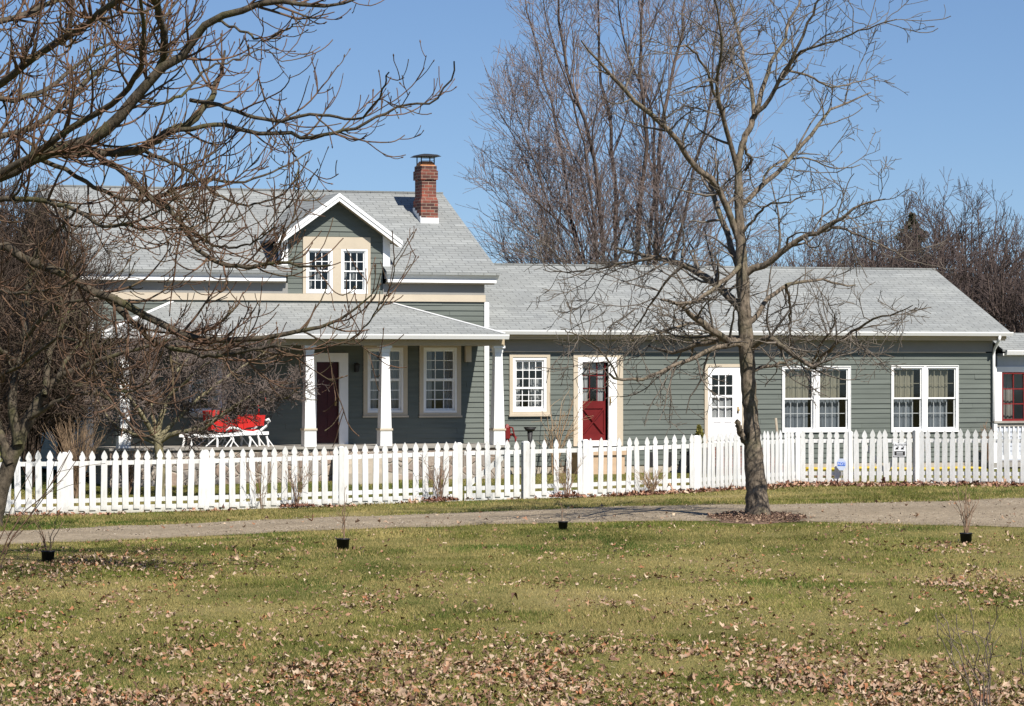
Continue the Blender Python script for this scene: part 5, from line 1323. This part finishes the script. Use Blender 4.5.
# --- crabapple between fence and porch
W5 = Wood(61); D5 = 70.2
tc_ = WP(160,470,D5); tc5 = Vector((tc_.x, D5, float(gz(tc_.x,D5))))
yb5 = HOR+(CAMZ-tc5.z)*F/D5
TC = traced(W5, [(160,yb5+2),(160,470),(159,450),(158,436)], [5.5,4.8,4.6,4.2], D5, 0, 10, 0.008)
cl = [([(158,438),(148,425),(140,412),(128,395),(118,375),(108,355)],[2.8,1.8,0.7],-1.0),
 ([(158,436),(162,415),(170,395),(176,372),(178,350),(176,335)],[3.0,2.0,0.7],0.8),
 ([(159,442),(172,434),(186,432),(205,428),(225,412),(248,398),(270,390),(292,382)],[3.0,2.2,1.5,0.6],-1.2),
 ([(160,436),(178,418),(200,398),(222,380),(246,364),(268,350)],[2.6,1.6,0.6],1.2),
 ([(158,440),(152,410),(150,385),(148,360),(150,340)],[2.6,1.5,0.6],1.6),
 ([(170,395),(190,378),(210,360),(226,344)],[1.6,0.6],-1.4),
 ([(158,444),(140,436),(122,430),(108,418),(98,400)],[2.4,1.4,0.6],1.0),
 ([(186,432),(210,420),(238,408),(262,402),(285,398),(300,388)],[1.8,1.0,0.5],-1.8),
 ([(150,385),(135,370),(124,352),(122,338)],[1.4,0.6],-1.6),
 ([(176,372),(196,350),(206,336)],[1.4,0.6],1.8)]
lb5 = [traced(W5, p, r, D5, d, 14, 0.01) for p, r, d in cl]
L5 = cat(*lb5)
g1 = W5.spawn(L5, 16, (0.15,1.0), (35,75), (0.35,0.95), 0.3, (0.4,0.65), 0.0075, 8, 0.17, 0.03, 0.02, rcap=0.018)
g2 = W5.spawn(g1, 11, (0.12,1.0), (35,75), (0.15,0.4), 0.3, (0.5,0.8), 0.0062, 5, 0.18, 0.02, k=3, rcap=0.010)
g3 = W5.spawn(g2, 9, (0.2,1.0), (35,75), (0.08,0.2), 0.2, (0.7,0.95), 0.0055, 3, 0.15, 0.02, k=3)
tree_thing('crabapple_tree', tc5, 'small twiggy bare tree between the picket fence and the sleigh', W5,
           [(*TC,10)]+[(*b,6) for b in lb5], [(*g1,4),(*g2,3),(*g3,3)], M['bark_crab'], M['twig_crab'])

# ------------------------------------------------------------------ grass, leaves, small plants
G = np.random.default_rng(77)
def attr_mat(name, rough=0.8, trans=0.0):
    m, n, b = newmat(name); at = n.nodes.new("ShaderNodeAttribute"); at.attribute_name = 'tint'
    n.links.new(at.outputs['Color'], b.inputs['Base Color']); b.inputs['Roughness'].default_value = rough; b.inputs['Specular IOR Level'].default_value = 0.15
    return m
def tint(me, cols, per):
    a = me.attributes.new('tint', 'FLOAT_COLOR', 'POINT'); c = np.ones((len(cols)*per, 4), np.float32); c[:, :3] = np.repeat(cols, per, 0); a.data.foreach_set('color', c.ravel())

def frustum_points(n, y0, y1, power=1.0, margin=1.0):
    """ground points inside the picture's width, thinner with distance"""
    u = G.random(n); lo, hi = y0**(2-power-1+1e-9), y1**(2-power-1+1e-9)
    y = (lo+(hi-lo)*u)**(1/(2-power-1+1e-9)) if abs(power-1) > 1e-6 else y0*(y1/y0)**u
    x = (G.random(n)-0.5)*2*(0.162*y+margin)
    return x, y
def on_drive(x, y, e=0.0): return (y > road_near(x)+e) & (y < road_far(x)-e)
def houseuv(x, y):
    dx, dy = x-OX, y-OY; return dx*CT+dy*ST, -dx*ST+dy*CT
def under_house(x, y):
    u, v = houseuv(x, y); return ((v > PF-0.1) & (u > -10.4) & (u < 0.3) & (v < 9)) | ((v > WV-0.05) & (u > 0) & (v < 9) & (u < 20)) | ((u > 13.9) & (v > -0.65) & (u < 20))
fl_y = lambda x: np.interp(x, [-20,FA.x,FB.x,FC.x,FD.x,FE.x], [62-0.491*10.5,FA.y,FB.y,FC.y,FD.y,FE.y])

# bare, leafy or worn ground where blades are thin
def leaf_density(x, y):
    """0..1: drifts of fallen leaves"""
    px = x/y*F+512; py = HOR+(CAMZ-0.05)*F/y
    cl = vnoise(x*1.0, y*0.45, 0.75); big = vnoise(x+31, y*0.6, 2.2)
    cl = cl*cl*1.5
    base = 0.012+0.10*big*cl
    def band(cx, cy, sx, sy, w_): return w_*np.exp(-((px-cx)/sx)**2-((py-cy)/sy)**2)
    d = base+band(340,712,430,40,0.80)*(0.25+1.5*cl)+band(60,650,190,48,0.42)*(0.2+1.5*cl)+band(500,655,190,17,0.8)*(0.2+1.6*cl)
    d += band(1000,582,75,13,0.8)*(0.3+1.4*cl)+band(900,690,250,30,0.6)*(0.2+1.6*cl)+band(100,560,120,16,0.35)*cl*1.6+band(340,602,80,15,0.35)*cl*1.8
    d += band(60,582,90,12,0.7)*cl*1.5+band(930,545,80,8,0.25)*cl*2+band(700,590,200,25,0.16)*cl*2
    return np.clip(d, 0, 1)

n = 1700000
x, y = frustum_points(n, 24.0, 77.0, 1.0, 3.0)
pt = patch_at(x, y)
keep = ~on_drive(x, y, 0.45*G.random(n)**2.2) & ~under_house(x, y) & (G.random(n) > 0.15+0.6*pt)
mul = np.hypot((x-tb.x)/1.25, (y-tb.y)/1.6); keep &= (mul > 1.0+0.3*G.random(n))
fd = fl_y(x)-y; keep &= ~((fd > -0.1) & (fd < 0.75) & (x > 1.8) & (G.random(n) < 0.85))
x, y, pt = x[keep], y[keep], pt[keep]; m = len(x)
clump = vnoise(x, y, 0.35)*0.6+vnoise(x+7, y, 1.1)*0.6
h = G.uniform(0.018, 0.050, m)*(0.35+1.15*clump)*(1-0.4*pt)*(1+0.5*(y > 58)*(G.random(m) < 0.2)); wd = G.uniform(0.0026, 0.0052, m)*np.clip(y/42, 0.75, 1.5)
a = G.uniform(0, 6.283, m); ln = G.uniform(0.1, 1.1, m); b_ = G.uniform(0, 6.283, m)
z = gz(x, y)-0.004
base = np.stack([x, y, z], -1); sd = np.stack([np.cos(a), np.sin(a), np.zeros(m)], -1)*wd[:,None]
tip = base+np.stack([np.cos(b_)*ln*h, np.sin(b_)*ln*h, h], -1)
V = np.stack([base-sd, base+sd, tip], 1)
me = fast_mesh('grass_blades', V.reshape(-1,3), np.arange(3*m).reshape(-1,3), attr_mat('grass_blade'), False, 3)
g1_, g2_, st1, st2 = np.array([0.078,0.098,0.016]), np.array([0.185,0.190,0.040]), np.array([0.36,0.285,0.115]), np.array([0.25,0.205,0.070])
r_ = G.random(m)[:,None]; col = g1_*(1-r_)+g2_*r_
sm = (G.random(m) < 0.16+1.25*np.clip(pt*0.8+0.9*(vnoise(x+11, y*0.5, 0.5)-0.42), 0, 1))[:,None]; r2_ = G.random(m)[:,None]; col = np.where(sm, st1*r2_+st2*(1-r2_), col)
tone = 0.42+0.95*np.clip(vnoise(x+3, y*0.8, 1.7)*0.6+vnoise(x, y+9, 0.6)*0.4, 0, 1); tone = np.where(sm[:,0], 0.5+0.5*tone, tone); lush = np.clip((vnoise(x+60, y*0.55, 1.5)*0.7+vnoise(x, y*0.5+30, 0.55)*0.45-0.50)*3.2, 0, 1)*~sm[:,0]
col = col*tone[:,None]*(1-lush[:,None]*np.array([0.52,0.28,0.40])); tint(me, col, 3)
tag(link('grass', me), 'short patchy lawn grass, green mixed with straw', 'grass', kind='stuff')

def scatter_leaves(name, x, y, lift, label, size=(0.015,0.035), pal=None, flat=0.5):
    m = len(x); z = gz(x, y)+lift
    s_ = G.uniform(size[0], size[1], m)*G.choice([0.7,1,1,1.25], m)
    a = G.uniform(0, 6.283, m); f = np.stack([np.cos(a), np.sin(a), G.normal(0, flat*0.5, m)], -1); f /= np.linalg.norm(f, axis=1, keepdims=True)
    up = np.stack([G.normal(0, flat, m), G.normal(0, flat, m), np.ones(m)], -1); r = np.cross(f, up); r /= np.linalg.norm(r, axis=1, keepdims=True); up = np.cross(r, f)
    c = np.stack([x, y, z], -1); nr_ = 11
    # a dry leaf: eleven lobed rim points round a centre, rolled along and across its rib
    th = 2*np.pi*np.arange(nr_)/nr_+G.uniform(-0.14, 0.14, (m,nr_)); rad = np.where(np.arange(nr_) % 2 == 0, 1.0, 0.66)*G.uniform(0.7, 1.25, (m,nr_))
    asp = G.uniform(0.55, 0.95, (m,1)); lx = rad*np.cos(th)*1.15; ly = rad*np.sin(th)*asp
    k1, k2 = G.normal(0.1, 0.55, (m,1)), G.normal(0.55, 0.6, (m,1)); lz = k1*lx*lx+k2*ly*ly+G.normal(0, 0.08, (m,nr_))
    S = s_[:,None,None]; V = c[:,None]+S*(lx[...,None]*f[:,None]+ly[...,None]*r[:,None]+lz[...,None]*up[:,None])
    V = np.concatenate([c[:,None], V], 1); lowest = V[:,:,2].min(1); V[:,:,2] += np.maximum(0, z-lowest)[:,None]
    T = np.array([[0,1+i,1+(i+1)%nr_] for i in range(nr_)]); Q = (np.arange(m)[:,None,None]*(nr_+1)+T[None]).reshape(-1,3)
    me = fast_mesh(name, V.reshape(-1,3), Q, M['leaf'], False, 3)
    pal = np.array(pal if pal is not None else [(0.30,0.20,0.13),(0.40,0.29,0.20),(0.20,0.11,0.07),(0.34,0.235,0.165),(0.44,0.335,0.235),(0.12,0.07,0.045),(0.30,0.135,0.065),(0.27,0.18,0.12),(0.28,0.155,0.095),(0.33,0.20,0.12)])
    col = pal[G.integers(0, len(pal), m)]*G.uniform(0.75, 1.2, (m,1))
    tint(me, np.clip(col,0,1), 12)
    return tag(link(name, me), label, 'leaves', kind='stuff')
M['leaf'] = attr_mat('dry_leaf', 0.75)
n = 170000
x, y = frustum_points(n, 25.0, 60.0, 0.4, 3.0)
k = (G.random(n) < leaf_density(x, y)*0.85) & ~on_drive(x, y) & (y < road_near(x)-0.1)
x, y = x[k], y[k]
scatter_leaves('fallen_leaves', x, y, 0.012, 'brown fallen leaves strewn in drifts over the lawn')
# along the foot of the fence, thickest at the right
n = 9000; x = G.uniform(-10.5, 11.5, n); off = G.gamma(1.5, 0.30, n); y = fl_y(x)-0.06-off
p_ = np.where(x > 5.5, 1.0, np.where(x > 2.0, 0.75, 0.02+0.22*(vnoise(x,y,0.8) > 0.66))); k = (G.random(n) < p_) & (off < np.where(x > 5.5, 1.6, 0.8)) & (G.random(n) < 0.35+1.0*vnoise(x, y, 0.5))
scatter_leaves('fallen_leaves', x[k], y[k], 0.006, 'rusty leaf litter blown against the foot of the fence', (0.03,0.055), [(0.26,0.13,0.08),(0.34,0.20,0.13),(0.20,0.09,0.055),(0.42,0.31,0.22),(0.12,0.06,0.045)])
# bark mulch round the maple
rr_ = np.sqrt(G.random(2600)); aa = G.uniform(0,6.283,2600)
rr_, aa = rr_[:1500], aa[:1500]
xm, ym = tb.x+0.9*rr_*np.cos(aa), tb.y+1.25*rr_*np.sin(aa)
nseg = 40; mv = [(tb.x, tb.y, float(gz(tb.x,tb.y))+0.10)]; mf = []
for j in range(1,6):
    for i in range(nseg):
        t = 2*math.pi*i/nseg; q = j/5*(1+0.12*math.sin(3*t+1)+0.07*math.sin(7*t)); xx, yy = tb.x+0.95*q*math.cos(t), tb.y+1.3*q*math.sin(t)
        mv.append((xx, yy, float(gz(xx,yy))+0.10*(1-(j/5)**1.5)-(0.02 if j==5 else 0)))
for i in range(nseg): mf.append((0,1+i,1+(i+1)%nseg))
for j in range(4):
    for i in range(nseg): a_ = 1+j*nseg; mf.append((a_+i,a_+nseg+i,a_+nseg+(i+1)%nseg,a_+(i+1)%nseg))
mb = MB(); mb.v, mb.f = mv, mf
M['mulch'] = bark_mat('bark_mulch', (0.07,0.045,0.032), (0.25,0.165,0.115), 22, 1)
tag(mb.build('mulch', M['mulch'], None, True), 'brown bark mulch mounded round the maple trunk', 'mulch', kind='stuff')
scatter_leaves('mulch_chips', xm, ym, 0.03, 'loose bark chips and leaf bits on the mulch ring', (0.012,0.03), [(0.22,0.14,0.095),(0.14,0.085,0.06),(0.32,0.22,0.15),(0.10,0.06,0.045)])
bpy.data.objects['mulch_chips']['category'] = 'mulch'
mc = bpy.data.objects['mulch_chips'].data; co = np.empty(len(mc.vertices)*3, np.float32); mc.vertices.foreach_get('co', co); co = co.reshape(-1,3)
co[:,2] += 0.085*np.clip(1-np.hypot((co[:,0]-tb.x)/0.95,(co[:,1]-tb.y)/1.3),0,1)**0.8; mc.vertices.foreach_set('co', co.ravel())
# small stones on the drive
n = 26000; x, y = frustum_points(n, 54, 72, 0.5, 2.0); k = on_drive(x, y) & (y > road_near(x)+0.02) & (y < road_far(x)-0.02); x, y = x[k], y[k]
pal = [(0.36,0.30,0.235),(0.28,0.23,0.18),(0.43,0.375,0.31),(0.22,0.18,0.14),(0.34,0.27,0.20)]
scatter_leaves('gravel', x, y, 0.020, 'loose stones on the gravel drive', (0.007,0.015), pal, 0.4); bpy.data.objects['gravel']['category'] = 'gravel'

# --- potted saplings on the lawn
def shrub(name, base, label, cat_, seed, nst, h, spread, mat, r0=0.006, d1=6, d2=0, group=None, parent=None, lean=(0,0), part='stems', zoff=0.0, k=4, rmin=0.003, wob=0.008, upend=0.05):
    wd = Wood(seed); g = wd.g; st = []
    for i in range(nst):
        a = g.uniform(0,6.283); l = spread*g.uniform(0.3,1); hh = h*g.uniform(0.7,1)
        st.append(wd.limb([(0.02*math.cos(a),0.02*math.sin(a),zoff),(0.35*l*math.cos(a)+lean[0]*0.4,0.35*l*math.sin(a)+lean[1]*0.4,zoff+hh*0.45),(l*math.cos(a)+lean[0],l*math.sin(a)+lean[1],zoff+hh)],[r0,r0*0.75,rmin],9,wob))
    S = cat(*st); bats = [(*S,k)]
    if d1:
        e1 = wd.spawn(S, d1, (0.25,1.0), (25,60), (h*0.15,h*0.4), 0.4, (0.5,0.75), rmin, 6, 0.12, 0.05, upend, k=3); bats.append((*e1,3))
        if d2: bats.append((*wd.spawn(e1, d2, (0.2,1.0), (25,65), (h*0.06,h*0.18), 0.3, (0.6,0.9), rmin, 4, 0.14, 0.04, k=3),3))
    me = wd.mesh(part, bats, mat)
    if parent: return link(part, me, parent)
    e = empty(name, base, 0, label, cat_, group); link(part, me, e); return e
for k, (px, py, w_, h_, nst, lab) in enumerate(((48,562,0.20,0.62,5,'leftmost black potted sapling, wide twigs, near the left lawn edge'),(343,549.5,0.21,0.86,3,'black potted sapling with two tall thin stems in front of the gravel'),
                                        (563,529.5,0.17,0.42,2,'black potted sapling nearest the drive, almost leafless and short'),(966,543,0.20,0.80,9,'black potted sapling with many fanned twigs on the right'))):
    p = GP(px, py)
    e = empty('potted_sapling', p, 0.3*k, lab, 'sapling', 'potted saplings on the lawn')
    rr = w_/2; hh = w_*0.82
    MB().tube([(0,0,0),(0,0,hh*0.9),(0,0,hh*0.901),(0,0,hh),(0,0,hh+0.001),(0,0,hh*0.86)],[rr*0.86,rr*0.97,rr*1.06,rr*1.07,rr*0.95,rr*0.9],14).build('pot', M['black'], e, True)
    shrub('', None, '', '', 200+k, nst, h_, 0.30 if k in (0,3) else 0.10, M['shrub'], 0.008, 3 if k != 3 else 5, 0, parent=e, zoff=hh*0.8, rmin=0.004)

# --- shrubs along the fence
for k, (px, py, h_, sp, nst, mt, lab) in enumerate(((262,507,1.0,0.35,6,'shrub','thin dry shrub against the fence, leftmost of the two left ones'),(297,505,0.95,0.45,11,'shrub','bushy dry shrub with brown litter left of the second fence post'),
                                       (440,500,0.95,0.50,14,'shrub','bushiest dry shrub, just left of the braced gate'),(567,496,0.9,0.42,11,'shrub','dry shrub before the fence post below the red door'),
                                       (652,492,0.55,0.45,40,'dry_grass','pale dry grass clump at the fence foot left of the maple'))):
    p = GP(px, py); p = Vector(((px-512)/F*p.y, 0, 0)); p.y = float(fl_y(p.x))-0.30; p.x = (px-512)/F*p.y; p.z = float(gz(p.x, p.y))
    shrub('dry_shrub' if k < 4 else 'grass_clump', p, lab, 'shrub' if k < 4 else 'grass clump', 300+k, nst, h_, sp, M[mt], 0.007, 5 if k < 4 else 2, 3 if k < 4 else 0, rmin=0.0035)
    if k < 4 and k != 0:
        n = 160; aa = G.uniform(0,6.283,n); rr_ = 0.38*np.sqrt(G.random(n))
        o = scatter_leaves('fallen_leaves', p.x+rr_*np.cos(aa), p.y-0.05+0.5*rr_*np.sin(aa), 0.03, ('brown leaf litter under the shrub by the second fence post','brown leaf litter under the bushiest shrub by the gate','brown leaf litter under the shrub below the red door')[k-1], (0.03,0.055), [(0.20,0.10,0.07),(0.28,0.15,0.10),(0.13,0.06,0.045)])
# garden side shrubs
p = world(HU(553,-0.7),-0.7); p.z = float(gz(p.x,p.y)); shrub('dry_shrub', p, 'tan bare shrub rising behind the fence between small window and red door', 'shrub', 401, 9, 2.0, 0.75, M['dry_grass'], 0.018, 3, 2, rmin=0.005)
p = WP(76,470,69.5); p.z = float(gz(p.x,p.y)); shrub('ornamental_grass', p, 'tall tan ornamental grass clump behind the fence at the left', 'ornamental grass', 402, 90, 1.8, 0.75, M['tan_grass'], 0.010, 1, 0, rmin=0.003, wob=0.012)
p = WP(128,472,71.0); p.z = float(gz(p.x,p.y)); shrub('dry_shrub', p, 'low brown shrub before the left porch column', 'shrub', 403, 26, 1.0, 0.5, M['shrub'], 0.009, 4, 3, rmin=0.004)
for k, (px, h_, lab) in enumerate(((916,0.95,'dark bare shrub behind the signed gate post'),(990,1.2,'reddish bare shrub at the wing corner by the railing'))):
    p = world(HU(px,-0.5),-0.5); p.z = float(gz(p.x,p.y)); shrub('dry_shrub', p, lab, 'shrub', 410+k, 16, h_, 0.35, M['shrub'], 0.009, 4, 3, rmin=0.004)
# evergreen beside the white door
p = world(HU(697,-0.5)+0.0,-0.62); p.z = float(gz(p.x,p.y)); ht = HZ(697,426,-0.6)-p.z
e = empty('evergreen_shrub', p, 0, 'narrow yellowish evergreen shrub left of the white door', 'shrub')
n = 2600; t = G.random(n); a = G.uniform(0,6.283,n); rad = 0.27*(1-t)**0.6*np.sqrt(G.random(n))*(0.7+0.5*np.sin(a*3+t*9)); c = np.stack([rad*np.cos(a),rad*np.sin(a),0.1+t*(ht-0.1)],-1)
d = np.stack([np.cos(a)*0.5,np.sin(a)*0.5,np.ones(n)],-1)+G.normal(0,0.4,(n,3)); d /= np.linalg.norm(d,axis=1,keepdims=True); s_ = np.cross(d,G.normal(0,1,(n,3))); s_ /= np.linalg.norm(s_,axis=1,keepdims=True)
V = np.stack([c-d*0.05,c+s_*0.018,c+d*0.06,c-s_*0.018],1); link('foliage', fast_mesh('foliage', V.reshape(-1,3), np.arange(4*n).reshape(-1,4), M['boxwood']), e)
MB().tube([(0,0,-0.05),(0,0,ht*0.8)],[0.03,0.01],6).build('stem', M['bark_crab'], e)
# thin saplings near the camera
for k, (px, py, h_, sp, nst, lean, lab) in enumerate(((985,722,1.0,0.28,7,(-0.15,0),'thin twiggy saplings rising from the lower right corner of the lawn'),(1030,735,1.0,0.3,5,(0.05,0),'sparse grey stems cut by the right edge of the lawn'),
                                          (-40,630,2.1,0.35,4,(1.1,0.1),'long thin reddish shoots arching in from the left edge'))):
    p = GP(px, py); shrub('sapling', p, lab, 'sapling', 500+k, nst, h_, sp, M['twig_left'] if k == 2 else M['twig_crab'], 0.009 if k == 2 else 0.006, 3 if k < 2 else 1.6, 2 if k < 2 else 0, lean=lean, rmin=0.0035, wob=0.02)

# dark thicket against the shaded gable
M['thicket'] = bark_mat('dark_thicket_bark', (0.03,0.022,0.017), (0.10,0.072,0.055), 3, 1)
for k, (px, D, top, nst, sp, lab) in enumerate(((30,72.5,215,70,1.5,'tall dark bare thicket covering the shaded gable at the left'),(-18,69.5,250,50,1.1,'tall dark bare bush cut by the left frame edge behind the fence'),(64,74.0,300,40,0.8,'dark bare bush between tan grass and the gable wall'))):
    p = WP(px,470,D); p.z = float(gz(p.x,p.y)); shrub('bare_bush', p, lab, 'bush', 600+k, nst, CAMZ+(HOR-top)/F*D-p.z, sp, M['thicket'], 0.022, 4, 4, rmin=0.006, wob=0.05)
# a few leaves blown onto the drive
n = 420; x, y = frustum_points(n, 55, 70, 0.5); k = on_drive(x, y, 0.05)
scatter_leaves('fallen_leaves', x[k], y[k], 0.035, 'few brown leaves blown onto the gravel drive', (0.025,0.045))
